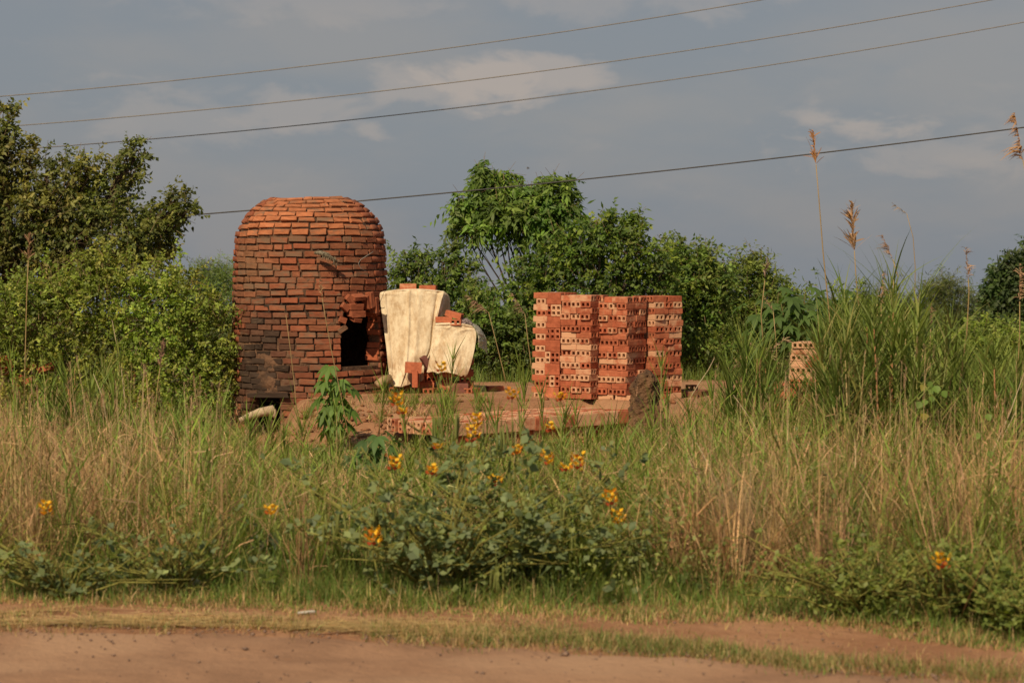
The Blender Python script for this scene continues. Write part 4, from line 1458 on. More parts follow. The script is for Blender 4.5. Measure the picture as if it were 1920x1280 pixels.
plumed_reed('plumed reed standing right of the clump before the far bush', 22.6, ((1815, 520), (1817, 545), (1813, 620), (1800, 720), (1795, 780)), 54, .5, (.40, .25, .14), seed=6)
plumed_reed('plumed reed at the top right corner of the view, head curving over', 21.0, ((1918, 300), (1932, 380), (1945, 520), (1950, 700)), 88, -1.0, (.42, .24, .11), seed=7, droop=.9, n=90)
plumed_reed('plumed reed at the right edge in front of the dark tree', 22.4, ((1912, 565), (1912, 620), (1908, 700), (1905, 790)), 70, .9, (.40, .25, .15), seed=8, droop=.7)
plumed_reed('short plumed reed with a purplish head below the far feathery bush', 25.0, ((1745, 608), (1744, 650), (1744, 720)), 38, .8, (.38, .22, .15), seed=9, droop=.8)
plumed_reed('dark headed reed left of the castor plants', 26.0, ((1434, 525), (1427, 590), (1432, 660), (1442, 740)), 42, .3, (.24, .16, .12), seed=10, droop=.2)
plumed_reed('reed with a small nodding head left of the small pale stack', 26.2, ((1450, 585), (1455, 640), (1460, 720)), 36, .9, (.38, .25, .15), seed=11, droop=.6, axis=Vector((-.5, 0, .8)))
plumed_reed('reed whose feathery head bends flat to the right beside the small pale stack', 26.4, ((1418, 668), (1412, 700), (1404, 760)), 60, 1.2, (.36, .25, .15), seed=12, droop=.25, axis=Vector((.9, 0, .55)), n=90)
plumed_reed('reed with a feathery brown head leaning left of the hidden stacks', 25.6, ((1375, 690), (1366, 720), (1360, 780)), 54, .8, (.30, .20, .12), seed=13, droop=.4, axis=Vector((.5, 0, .8)))
plumed_reed('plumed reed standing dark against the large left tree', 25.0, ((53, 488), (50, 560), (48, 640)), 50, .2, (.30, .18, .10), seed=14, droop=.2)
plumed_reed('reed with a brown spike in front of the bright left bush', 25.0, ((300, 690), (296, 720), (290, 780)), 54, .1, (.22, .13, .09), seed=15, droop=.1)
plumed_reed('dry reed arching in front of the kiln wall, tuft at its bend', 26.3, ((604, 558), (611, 600), (622, 660), (640, 745)), 30, .2, (.42, .28, .16), thick=.0055, seed=16, droop=.3)
plumed_reed('dry reed with a nodding tan head behind the canvas piles', 33.0, ((916, 585), (930, 640), (945, 700)), 50, -1.0, (.34, .22, .14), seed=17, droop=.8, axis=Vector((-.75, 0, .6)))
plumed_reed('second nodding dry reed, left of the leftmost brick stack', 32.6, ((984, 588), (990, 640), (998, 700)), 44, -1.0, (.34, .23, .15), seed=18, droop=.7, axis=Vector((-.5, 0, .8)))
plumed_reed('thin bleached stalk without leaves crossing the lower kiln wall', 26.0, ((536, 590), (545, 660), (553, 730), (560, 830)), 16, -.6, (.44, .34, .22), thick=.0055, seed=19, n=12)

# green clumps of reeds


def reed_clump(label, cpx, spread, Y0, dY, top0, fall, n, seed, base_py=900, special=(), lo=2.2):
    global rng
    b0 = at(cpx, base_py, Y0); b0.z = gz(b0.x, b0.y)
    clump = empty('reed_clump', b0)
    tag(clump, label, 'reeds')
    rng = np.random.default_rng(seed); random.seed(seed)
    for k in range(n):
        px = cpx + random.gauss(0, spread)
        px = min(max(px, cpx - lo * spread), cpx + 2.2 * spread)
        Y = Y0 + random.uniform(-dY, dY)
        top = top0 + abs(px - cpx) * fall + random.uniform(-55, 130)
        if k < len(special): px, Y, top = special[k]
        p1 = at(px + random.uniform(-28, 28), top + 45, Y)
        b = at(px + (cpx - px) * .3, base_py, Y); b.z = gz(b.x, b.y) - .01
        cm = MB()
        cm.tube([b, b.lerp(p1, .5) + Vector((random.uniform(-.03, .03), 0, 0)), p1], [.010, .009, .004], 6, random.choice(((.30, .26, .10), (.36, .17, .08), (.42, .32, .15), (.22, .24, .08))))
        cane = cm.build('cane', M_straw, clump, smooth=True, origin=tuple(b0))
        lm = MB()
        reed_leaves(lm, b, p1, 32, .42, .024, random.choice(((.125, .175, .034), (.10, .145, .03), (.165, .21, .045), (.20, .20, .06))), spread=.85, f0=.25)
        reed_leaves(lm, b.lerp(p1, .84), p1, 10, .36, .015, (.165, .22, .045), spread=.6, f0=0)
        # withered lower leaves hang along the cane
        reed_leaves(lm, b, b.lerp(p1, .6), 12, .28, .013, (.44, .31, .16), spread=1.6, f0=.1)
        lm.build('leaves', M_grass, cane, origin=tuple(b0))


reed_clump('great clump of tall green reeds on the right, hiding a small brick stack', 1650, 82, 22.5, 1.5, 550,   .6, 104, 301, special=((1690, 23.0, 478), (1700, 22.6, 500), (1580, 22.9, 500)), lo=1.3)
reed_clump('thin clump of green reeds along the right edge of the view', 1870, 55, 21.8, 1.2, 650, .4, 26, 302)
reed_clump('thin clump of green reeds left of the hidden small brick stack', 1400, 34, 24.2, 1.0, 660, .6, 20, 303)
reed_clump('sparse clump of green reeds before the bright left bush', 150, 70, 24.0, .9, 700, .25, 16, 304)

# single young reeds in the grass
YR = [(850, 640, 790, 25.5), (835, 735, 830, 24), (893, 700, 820, 25), (985, 690, 800, 25.2), (975, 660, 770, 26.0), (1015, 710, 830, 24.5), (1060, 740, 850, 23), (720, 690, 780, 27.0), (755, 742, 800, 26),
      (120, 690, 860, 24), (140, 650, 850, 23.8), (225, 640, 860, 23.6), (215, 690, 880, 23), (60, 690, 830, 24), (35, 720, 860, 23.5), (330, 750, 880, 22.5), (380, 760, 900, 22), (415, 730, 860, 23), (470, 770, 880, 22.5), (505, 760, 870, 23.4),
      (530, 790, 880, 22.6), (565, 770, 880, 23.8), (1240, 650, 840, 23.2), (1225, 740, 850, 22.6), (1290, 730, 860, 22.8), (1335, 700, 850, 23), (1390, 690, 860, 22.8), (1420, 640, 840, 23.4), (1450, 740, 860, 22.4), (1475, 760, 870, 22.6),
      (1850, 660, 850, 22.2), (1880, 700, 900, 21.4), (1760, 620, 850, 23), (1790, 660, 880, 21.8), (1830, 740, 900, 21), (1910, 640, 860, 22.6), (300, 790, 900, 21.5), (640, 800, 900, 22), (1150, 770, 880, 22), (1180, 800, 900, 21), (930, 760, 850, 23.6), (270, 770, 880, 22.4), (1100, 790, 880, 22.6), (20, 640, 800, 24.4)]
_r = random.Random(77)
for _k in range(22):
    _p = _r.choice((_r.uniform(440, 1240), _r.uniform(640, 1240), _r.uniform(1240, 1480)))
    YR.append((_p, _r.uniform(715, 800), 880, _r.uniform(21.0, 25.5)))
ZONES = [(0, 130, 'before the left edge of the bright bush'), (130, 250, 'before the middle of the bright left bush'), (250, 400, 'before the right part of the left bush'), (400, 520, 'beside the stoke hole of the kiln'),
         (520, 700, 'below the kiln wall'), (700, 800, 'before the tall canvas'), (800, 910, 'before the smaller canvas'), (910, 1030, 'before the leftmost brick stack'), (1030, 1160, 'before the low brick platform'),
         (1160, 1300, 'beside the clay mound'), (1300, 1410, 'right of the clay mound'), (1410, 1500, 'left of the hidden brick stack'), (1500, 1810, 'at the right flank of the reed clump'), (1810, 2000, 'by the right edge of the view')]
ORD = ['leftmost', 'second', 'third', 'fourth', 'fifth', 'sixth', 'seventh', 'eighth', 'ninth', 'tenth', 'eleventh']
reed_label = {}
for z0_, z1_, txt in ZONES:
    ids = sorted([k for k, r_ in enumerate(YR) if z0_ <= r_[0] < z1_], key=lambda k: YR[k][0])
    for j, k in enumerate(ids):
        reed_label[k] = 'single young green reed ' + txt if len(ids) == 1 else ('%s young green reed ' % ORD[j]) + txt + (', counted from the left' if j else '')
for k, (px, top, bot, Y) in enumerate(YR):
    p1 = at(px, top + 30, Y)
    b = at(px + random.uniform(-14, 14), bot, Y); b.z = gz(b.x, b.y) - .01
    t = empty('young_reed', b)
    tag(t, reed_label[k], 'reed', 'young reeds scattered through the grass')
    cm = MB(); cm.tube([b, b.lerp(p1, .5) + Vector((random.uniform(-.03, .03), 0, 0)), p1], [.0075, .006, .003], 5, random.choice(((.22, .20, .07), (.28, .15, .07), (.30, .24, .10))))
    cm.build('stalk', M_straw, t, smooth=True, origin=tuple(b))
    lm = MB()
    reed_leaves(lm, b, p1, 18, .32, .015, random.choice(((.15, .205, .037), (.19, .235, .047))), spread=.6, f0=.3)
    reed_leaves(lm, b.lerp(p1, .8), p1, 7, .26, .015, (.19, .26, .045), spread=.42, f0=0)
    lm.build('leaves', M_grass, t, origin=tuple(b))

# ------------------------------------------------------------------ grass
SKX = [-400, 0, 300, 420, 470, 535, 640, 760, 900, 1050, 1180, 1300, 1400, 1480, 1600, 1750, 1920, 2300]
SKY_ = [750, 755, 768, 790, 842, 852, 868, 862, 852, 842, 826, 790, 765, 750, 725, 722, 730, 730]
rng = np.random.default_rng(400)


def scatter(n, y0, y1, edge=1.3):
    n = int(n * 1.28)
    y = rng.uniform(y0, y1, n * 2)
    keep = rng.uniform(0, 1, n * 2) < y / y1
    y = y[keep][:n]
    x = rng.uniform(-1, 1, len(y)) * (.2118 * y + edge)
    return x, y


def maxh(x, y):
    px = 960 + x * F / y
    s_ = np.interp(px, SKX, SKY_) + 26 * noise3(np.stack([x * 1.0, y * .35, x * 0], -1), 2.2, 85) + 14 * noise3(np.stack([x, y * .4, x * 0], -1), 7.0, 86)
    return CAM_H - (s_ - HOR) * y / F - ground_h(x, y)


def front_edge(x):                  # near edge of the tall weeds
    return .45 + np.interp(x, [-7, -3.2, 0, 1.7, 2.84, 7], [15.1, 15.08, 14.62, 14.3, 13.5, 10.5])


def dryness(x, y):
    px = 960 + x * F / y
    d = np.interp(px, [0, 150, 330, 480, 640, 800, 1150, 1230, 1330, 1450, 1550, 1700, 1920], [.80, .73, .55, .42, .34, .31, .38, .58, .62, .45, .36, .34, .38])
    return np.clip(d + .28 * noise3(np.stack([x, y, x * 0], -1), 1.5, 77), .05, .95)


STRAW = np.array((.45, .295, .145)); STRAW2 = np.array((.33, .20, .10)); GREEN = np.array((.175, .225, .042)); GREEN2 = np.array((.125, .18, .036))


BUSH = [(830, 15.35, .62), (1000, 15.6, .58), (905, 16.3, .5), (330, 15.6, .5), (120, 15.45, .5), (1800, 14.2, .5), (1900, 13.75, .45), (1620, 14.45, .55)]


def bushy(x, y):                    # ground taken by the flowering weeds
    r_ = np.zeros(len(x), bool)
    for bp, bY, br in BUSH:
        bx = (bp - 960) / F * bY
        r_ |= ((x - bx) / br) ** 2 + ((y - bY + .1) / .45) ** 2 < .15
    return r_


def grass_field(n, y0, y1, name, label, dry, hmin, hmax, wmul, seed):
    global rng
    rng = np.random.default_rng(seed)
    tx, ty = scatter(max(50, n // 26), y0, y1)
    ok = ty > front_edge(tx) + .15 + rng.exponential(.3, len(tx))
    tn = noise3(np.stack([tx, ty, tx * 0], -1), 1.7, seed + 1)
    ok &= rng.uniform(-1.2, 1, len(tx)) < tn + .3
    dr = dryness(tx, ty)
    ok &= rng.uniform(0, 1, len(tx)) < (dr if dry else 1 - dr * .8)
    tx, ty = tx[ok], ty[ok]
    cnt = np.clip(rng.gamma(1.6, 22, len(tx)), 5, 110).astype(int)
    ti = np.repeat(np.arange(len(tx)), cnt)
    th_s = np.exp(rng.normal(-.05, .3, len(tx)))[ti]
    ttone = np.exp(rng.normal(0, .2, (len(tx), 1)))[ti] * np.exp(rng.normal(0, .05, (len(tx), 3)))[ti]
    tl = rng.normal(0, .22, len(tx))[ti]; ta = rng.uniform(0, 6.28, len(tx))[ti]
    az = rng.uniform(0, 2 * np.pi, len(ti))
    rad_ = np.abs(rng.normal(0, .075, len(ti)))
    x = tx[ti] + np.cos(az) * rad_; y = ty[ti] + np.sin(az) * rad_
    out_ = rad_ * 3.2
    ok = ~((np.abs(x + 3.05) < .45) & (y > 28.4))
    pq_ = (x - PA.x) * uy.x + (y - PA.y) * uy.y; ps_ = (x - PA.x) * ux.x + (y - PA.y) * ux.y
    ok &= ~((pq_ > -.04) & (pq_ < 1.3) & (ps_ > .5) & (ps_ < plen + .1))
    ok &= ~bushy(x, y)
    x, y, az, th_s, ttone, tl, ta, out_ = x[ok], y[ok], az[ok], th_s[ok], ttone[ok], tl[ok], ta[ok], out_[ok]
    m = len(x)
    mh = np.clip(maxh(x, y), .05, 1.35)
    h = np.clip(rng.uniform(hmin, hmax, m) * th_s, .06, None)
    h = np.minimum(h, mh * rng.uniform(.4, 1.0, m))
    z = ground_h(x, y)
    base = np.stack([x, y, z], 1)
    mb = MB()
    if dry:
        col = rp(STRAW, m, .22, .05) * 1.0
        w_ = rng.uniform(0, 1, m)[:, None] < .35
        col = np.where(w_, rp(STRAW2, m, .22, .05), col)
        lean = out_ + tl + rng.normal(.05, .26, m) + np.where(rng.uniform(0, 1, m) < .14, rng.normal(.6, .5, m), 0); bend = rng.normal(0.1, .38, m); col = col * ttone
        mb.blades(base, az, h, lean, bend, rng.uniform(.004, .0095, m) * wmul, col, segs=3, tipw=.35)
        # dry side leaves
        q = rng.choice(m, m // 2)
        f = rng.uniform(.2, .85, len(q))
        d2 = np.stack([np.cos(az[q]), np.sin(az[q]), 0 * az[q]], 1)
        b2 = base[q] + d2 * ((lean[q] * f + bend[q] * f * f) * h[q])[:, None]
        b2[:, 2] += h[q] * (f - .35 * np.abs(bend[q]) * f ** 3)
        mb.blades(b2, rng.uniform(0, 6.28, len(q)), rng.uniform(.08, .24, len(q)), rng.uniform(.2, 1.3, len(q)), rng.normal(.3, .6, len(q)), rng.uniform(.004, .008, len(q)) * wmul, rp(STRAW, len(q), .25, .05), segs=3, tipw=.05)
    else:
        col = rp(GREEN, m, .2, .06)
        w_ = rng.uniform(0, 1, m)[:, None] < .45
        col = np.where(w_, rp(GREEN2, m, .2, .06), col)
        col = col * ttone
        mb.blades(base, az, h, out_ + tl + rng.normal(.08, .22, m), rng.normal(.3, .3, m), rng.uniform(.007, .016, m) * wmul, col, segs=3, tipw=.05, tipcol=col * np.array([1.15, 1.08, 1.0]))
        q = rng.choice(m, int(m * .8))
        b2 = base[q].copy(); f = rng.uniform(.25, .8, len(q)); b2[:, 2] += h[q] * f
        mb.blades(b2, rng.uniform(0, 6.28, len(q)), rng.uniform(.10, .26, len(q)), rng.uniform(.2, 1.0, len(q)), rng.normal(.3, .4, len(q)), rng.uniform(.005, .010, len(q)) * wmul, rp(GREEN, len(q), .25, .06), segs=3, tipw=.05)
    o = mb.build(name, M_straw if dry else M_grass)
    tag(o, label, 'grass', kind='stuff')


grass_field(95000, 14.3, 28.6, 'dry_grass', 'tangled dry straw-coloured grass filling the field before the kiln', True, .4, 1.15, 1.0, 401)
grass_field(70000, 14.3, 28.8, 'tall_green_grass', 'tall green grass blades mixed through the dry grass', False, .3, .85, 1.0, 402)
# leafy shoots of young reed grass all through the field
rng = np.random.default_rng(405)
x, y = scatter(2600, 15.2, 28.0)
ok = (y > front_edge(x) + .5) & ~((np.abs(x + 3.05) < .4) & (y > 28.6)) & (rng.uniform(0, 1, len(x)) < 1.1 - dryness(x, y))
x, y = x[ok], y[ok]; m = len(x)
h = np.minimum(rng.uniform(.45, 1.0, m), np.clip(maxh(x, y), .08, 1.3) * rng.uniform(.6, 1.12, m))
mb = MB()
az0 = rng.uniform(0, 6.28, m); ln0 = rng.normal(.08, .14, m)
z0 = ground_h(x, y)
B0 = np.stack([x, y, z0], 1)
mb.blades(B0, az0, h, ln0, ln0 * 0, np.full(m, .008), rp((.24, .24, .07), m, .2, .06), segs=2, tipw=.5)
npl_ = 11
lb = np.repeat(np.arange(m), npl_)
f = np.tile((np.arange(npl_) + .5) / npl_, m) * .75 + .27
B1 = B0[lb] + np.stack([np.cos(az0), np.sin(az0), 0 * az0], 1)[lb] * (ln0[lb] * f * h[lb])[:, None]
B1[:, 2] += f * h[lb]
azl = az0[lb] + np.tile((np.arange(npl_) % 2) * np.pi, m) + rng.normal(0, .5, len(lb))
Lf = h[lb] * rng.uniform(.2, .36, len(lb))
mb.blades(B1, azl, Lf, rng.uniform(.35, 1.0, len(lb)), rng.uniform(0, .5, len(lb)), rng.uniform(.009, .016, len(lb)), (rp((.175, .24, .042), m, .2, .07)[lb]) * np.exp(rng.normal(0, .1, (len(lb), 1))), segs=3, tipw=.04)
tag(mb.build('reed_shoots', M_grass), 'knee-high leafy green shoots all through the dry grass', 'grass', kind='stuff')
# broken stems lying through the grass at all angles
rng = np.random.default_rng(406)
x, y = scatter(6000, 15.4, 27.8)
ok = (y > front_edge(x) + .4) & (rng.uniform(0, 1, len(x)) < dryness(x, y) + .15) & ~((np.abs(x + 3.05) < .5) & (y > 28))
x, y = x[ok], y[ok]; m = len(x)
mh = np.clip(maxh(x, y), .08, 1.1)
zc = rng.uniform(.05, .8, m) * mh
az = rng.uniform(0, 6.28, m); el = rng.normal(.5, .55, m)
d = np.stack([np.cos(az) * np.cos(el), np.sin(az) * np.cos(el), np.sin(el)], 1)
L = rng.uniform(.08, .34, m)
p0 = np.stack([x, y, ground_h(x, y) + zc], 1) - d * (L / 2)[:, None]
p1 = p0 + d * L[:, None]
for p_ in (p0, p1):
    p_[:, 2] = np.clip(p_[:, 2], ground_h(p_[:, 0], p_[:, 1]) + .01, ground_h(x, y) + mh)
sdv = np.cross(d, np.array([0., 1., 0.]) + rng.normal(0, .3, (m, 3))); sdv /= np.linalg.norm(sdv, axis=1, keepdims=True)
sdv *= rng.uniform(.002, .0042, m)[:, None]
mid = (p0 + p1) / 2 + rng.normal(0, .02, (m, 3))
P = np.stack([p0 - sdv, p0 + sdv, mid + sdv, mid - sdv, p1 + sdv * .5, p1 - sdv * .5], 1)
Q = (np.arange(m) * 6)[:, None, None] + np.array([[0, 1, 2, 3], [3, 2, 4, 5]])[None]
mb = MB(); mb.add(P.reshape(-1, 3), quads=Q.reshape(-1, 4), col=np.repeat(rp((.45, .30, .155), m, .3, .05), 6, axis=0))
tag(mb.build('broken_stems', M_straw), 'broken bleached stems lying criss-cross through the grass', 'straw', kind='stuff')
# small-leaved weeds growing through the grass in patches
x, y = scatter(15000, 14.9, 27.0)
nzw = noise3(np.stack([x, y, x * 0], -1), 1.3, 78) + .5 * noise3(np.stack([x, y, x * 0], -1), 4.0, 79)
ok = (y > front_edge(x) - .1) & (nzw > .12) & ~((np.abs(x + 3.05) < .5) & (y > 28))
x, y, nzw = x[ok], y[ok], nzw[ok]; m = len(x)
h = np.minimum(np.clip(maxh(x, y), .1, 1.2) * .85, .75 * np.clip(nzw + .25, .3, 1)) * rng.uniform(.1, 1, m)
per = 6
lb = np.repeat(np.arange(m), per)
pos = np.stack([x, y, ground_h(x, y) + h], 1)[lb] + rng.normal(0, .035, (m * per, 3))
pos[:, 2] = np.maximum(pos[:, 2], ground_h(pos[:, 0], pos[:, 1]) + .015)
hue = np.array([(.13, .185, .05), (.17, .22, .045), (.20, .235, .06), (.10, .155, .055)])[((noise3(np.stack([x, y, x * 0], -1), .9, 80) + 1) * 2).astype(int).clip(0, 3)]
mb = MB()
ln = rng.uniform(.02, .05, m * per)
mb.leaves(pos, rng.normal(0, 1, (m * per, 3)) + np.array([0, 0, .2]), rng.normal(0, .5, (m * per, 3)) + np.array(sun_from), ln, ln * .6, (hue * np.exp(rng.normal(0, .2, (m, 1))))[lb])
tag(mb.build('leafy_weeds', M_leaf), 'small-leaved green weeds growing in patches through the grass', 'weeds', kind='stuff')
# seed heads on the grass tops
x, y = scatter(2600, 16.0, 27.6)
ok = (y > front_edge(x) + .6) & (rng.uniform(0, 1, len(x)) < dryness(x, y)) & ~((np.abs(x + 3.05) < .5) & (y > 28))
x, y = x[ok], y[ok]; m = len(x)
h = np.clip(maxh(x, y), .08, 1.25) * rng.uniform(.6, 1.3, m)
az = rng.uniform(0, 6.28, m); ln_ = rng.normal(.1, .18, m)
B0 = np.stack([x, y, ground_h(x, y)], 1)
mb = MB()
mb.blades(B0, az, h, ln_, ln_ * 0, np.full(m, .0045), rp((.46, .33, .18), m, .2, .05), segs=2, tipw=.6)
T0 = B0 + np.stack([np.cos(az) * ln_ * h, np.sin(az) * ln_ * h, h], 1)
lb = np.repeat(np.arange(m), 9)
T1 = T0[lb]; T1[:, 2] -= np.tile(np.arange(9) * .013, m)
mb.blades(T1, rng.uniform(0, 6.28, len(lb)), rng.uniform(.02, .06, len(lb)), rng.uniform(.1, .8, len(lb)), rng.normal(.2, .4, len(lb)), rng.uniform(.003, .006, len(lb)), rp((.36, .22, .13), m, .25, .06)[lb], segs=2, tipw=.2)
tag(mb.build('seed_heads', M_straw), 'thin brown seed heads standing above the grass', 'grass', kind='stuff')
# right hand field behind and beside the reeds
rng = np.random.default_rng(410)
x = rng.uniform(3.0, 11.0, 34000); y = rng.uniform(22, 40, 34000)
ok = (x > .11 * y + .3) & (x < .2118 * y + 2.0)
x, y = x[ok], y[ok]
m = len(x)
mb = MB()
px = 960 + x * F / y
mh = np.clip(CAM_H - (np.interp(px, [1300, 1500, 1650, 1750, 1920], [745, 740, 690, 640, 630]) - HOR) * y / F - ground_h(x, y), .12, .8)
mb.blades(np.stack([x, y, ground_h(x, y)], 1), rng.uniform(0, 6.28, m), mh * rng.uniform(.4, 1.05, m), rng.normal(.15, .3, m), rng.normal(.2, .3, m), rng.uniform(.008, .02, m), rp((.16, .215, .042), m, .22, .08), segs=3, tipw=.05)
tag(mb.build('meadow_grass', M_grass), 'green weedy meadow on the right behind the reeds', 'grass', kind='stuff')
# grass and weeds round the yard behind the piles
x = rng.uniform(-4.5, 6, 7000); y = rng.uniform(33.0, 36.0, 7000); m = len(x)
mb = MB()
mb.blades(np.stack([x, y, ground_h(x, y)], 1), rng.uniform(0, 6.28, m), rng.uniform(.08, .32, m), rng.normal(.15, .3, m), rng.normal(.2, .3, m), rng.uniform(.006, .014, m), rp((.14, .19, .038), m, .25, .1), segs=3, tipw=.05)
tag(mb.build('yard_grass', M_grass), 'rough green grass behind the brick yard', 'grass', kind='stuff')

# short verge grass
rng = np.random.default_rng(420)
x = rng.uniform(-5.2, 5.2, 150000); y = rng.uniform(12.6, 16.9, 150000)
fe = front_edge(x)
nz = noise3(np.stack([x, y * 1.6, x * 0], -1), 2.0, 91)
nz2 = noise3(np.stack([x, y * 2, x * 0], -1), 6.0, 92)
dd = y - fe + .16 * nz
cov = np.interp(x, [-3.5, -1.2, -.2, .5, 1.2, 3], [.55, .6, .55, .30, .12, .10]) * sst(-.35, .45, nz2 + .5 * nz + np.interp(x, [-1, 0, 1.2], [.35, .2, -.15]))
cov = np.where(dd > -.62, sst(-.85, -.35, dd + .2 * nz2), cov)
ok = (rng.uniform(0, 1, len(x)) < cov) & (y > road_edge(x) + .02)
x, y, dd = x[ok], y[ok], dd[ok]
m = len(x)
hp = noise3(np.stack([x, y * 1.5, x * 0], -1), 3.0, 96) + .6 * noise3(np.stack([x, y * 1.5, x * 0], -1), 8.0, 97)
h = rng.uniform(.04, .17, m) * (.28 + .97 * sst(-.75, .3, dd)) * np.clip(.85 + .75 * hp, .25, 2.0) * np.exp(rng.normal(0, .25, m)) * (1 + .35 * sst(.2, .8, dd))
mb = MB()
dryv = rng.uniform(0, 1, m) < np.interp(dd, [-1.2, -.7, -.45, 0, .5], [.85, .7, .4, .16, .12])
col = np.where(dryv[:, None], rp((.46, .33, .16), m, .2, .06), np.where(rng.uniform(0, 1, m)[:, None] < .5, rp((.12, .19, .04), m, .2, .08), rp((.17, .225, .05), m, .2, .08)))
col = col * np.exp(.22 * noise3(np.stack([x, y, x * 0], -1), 4.0, 98))[:, None]
mb.blades(np.stack([x, y, ground_h(x, y)], 1), rng.uniform(0, 6.28, m), h, rng.normal(.25, .35, m), rng.normal(.3, .4, m), rng.uniform(.004, .009, m), col, segs=3, tipw=.08)
tag(mb.build('verge_grass', M_grass), 'short soft green grass along the foot of the weeds', 'grass', kind='stuff')
# thin ridge of grass along the road edge and bleached straw lying on the sand
x = rng.uniform(-5, 5, 37000)
e = road_edge(x)
y = e + rng.normal(.12, .17, len(x)) + .08 * np.sin(x * 3) + .05 * np.sin(x * 7.3)
nz = noise3(np.stack([x, x * 0, x * 0], -1), 2.3, 93)
ok = (rng.uniform(-.9, 1, len(x)) < np.interp(x, [-3.5, -1.3, -.4, .6, 1.6, 3], [-.85, -.6, .1, .45, .1, -.3]) + .75 * nz)
x, y = x[ok], y[ok]; m = len(x)
mb = MB()
dryv = rng.uniform(0, 1, m) < np.interp(x, [-3, -.5, .5, 2], [.75, .6, .35, .45])
col = np.where(dryv[:, None], rp((.40, .28, .14), m, .2, .05), rp((.15, .19, .05), m, .22, .08))
mb.blades(np.stack([x, y, ground_h(x, y) + .004], 1), rng.uniform(0, 6.28, m), rng.uniform(.025, .085, m), rng.normal(.3, .5, m), rng.normal(.3, .5, m), rng.uniform(.004, .008, m), col, segs=2, tipw=.1)
tag(mb.build('roadside_grass', M_grass), 'thin ridge of half dry grass along the edge of the dirt road', 'grass', kind='stuff')
m = 2600
x = rng.uniform(-3.2, .1, m); y = road_edge(x) + .10 + np.abs(rng.normal(0, .22, m))
keep = noise3(np.stack([x, y, x * 0], -1), 2.6, 95) > -.25
x, y = x[keep], y[keep]; m = len(x)
az = rng.normal(.0, .35, m) + np.where(rng.uniform(0, 1, m) < .5, 0, np.pi)
L = rng.uniform(.08, .38, m)
d = np.stack([np.cos(az), np.sin(az) * .8, 0 * az], 1)
sdv = np.stack([-np.sin(az), np.cos(az), 0 * az], 1) * rng.uniform(.002, .005, m)[:, None]
p0 = np.stack([x, y, ground_h(x, y) + rng.uniform(.008, .03, m)], 1)
p1 = p0 + d * L[:, None]; p1[:, 2] = ground_h(p1[:, 0], p1[:, 1]) + rng.uniform(.006, .035, m)
P = np.stack([p0 - sdv, p0 + sdv, p1 + sdv, p1 - sdv], 1)
mb = MB(); mb.add(P.reshape(-1, 3), quads=np.arange(m * 4).reshape(-1, 4), col=np.repeat(rp((.55, .40, .19), m, .15, .04), 4, axis=0))
tag(mb.build('fallen_straw', M_straw), 'bleached straw lying flat on the sand beside the road', 'straw', kind='stuff')
# small pebbles on the road and verge
mb = MB()
for k in range(900):
    x = random.uniform(-3.2, 3.2); y = random.uniform(12.2, 14.4)
    if k > 400: y = float(road_edge(x)) - abs(random.gauss(0, .18))
    r_ = abs(random.gauss(.003, .004)) + .002 + (random.uniform(.004, .012) if random.random() < .05 else 0)
    z = gz(x, y) + .018
    vs = [(x + r_ * random.uniform(.7, 1.4) * a, y + r_ * random.uniform(.7, 1.3) * b_, z + r_ * .2 + r_ * random.uniform(.5, .8) * c_) for a, b_, c_ in ((1, 0, 0), (-1, 0, 0), (0, 1, 0), (0, -1, 0), (0, 0, 1), (0, 0, -1))]
    mb.add(vs, tris=[(0, 2, 4), (2, 1, 4), (1, 3, 4), (3, 0, 4), (2, 0, 5), (1, 2, 5), (3, 1, 5), (0, 3, 5)])
tag(mb.build('road_pebbles', M_stone), 'small pebbles strewn over the dirt road', 'pebbles', kind='stuff')

# ------------------------------------------------------------------ yellow-flowered rattlepod bushes


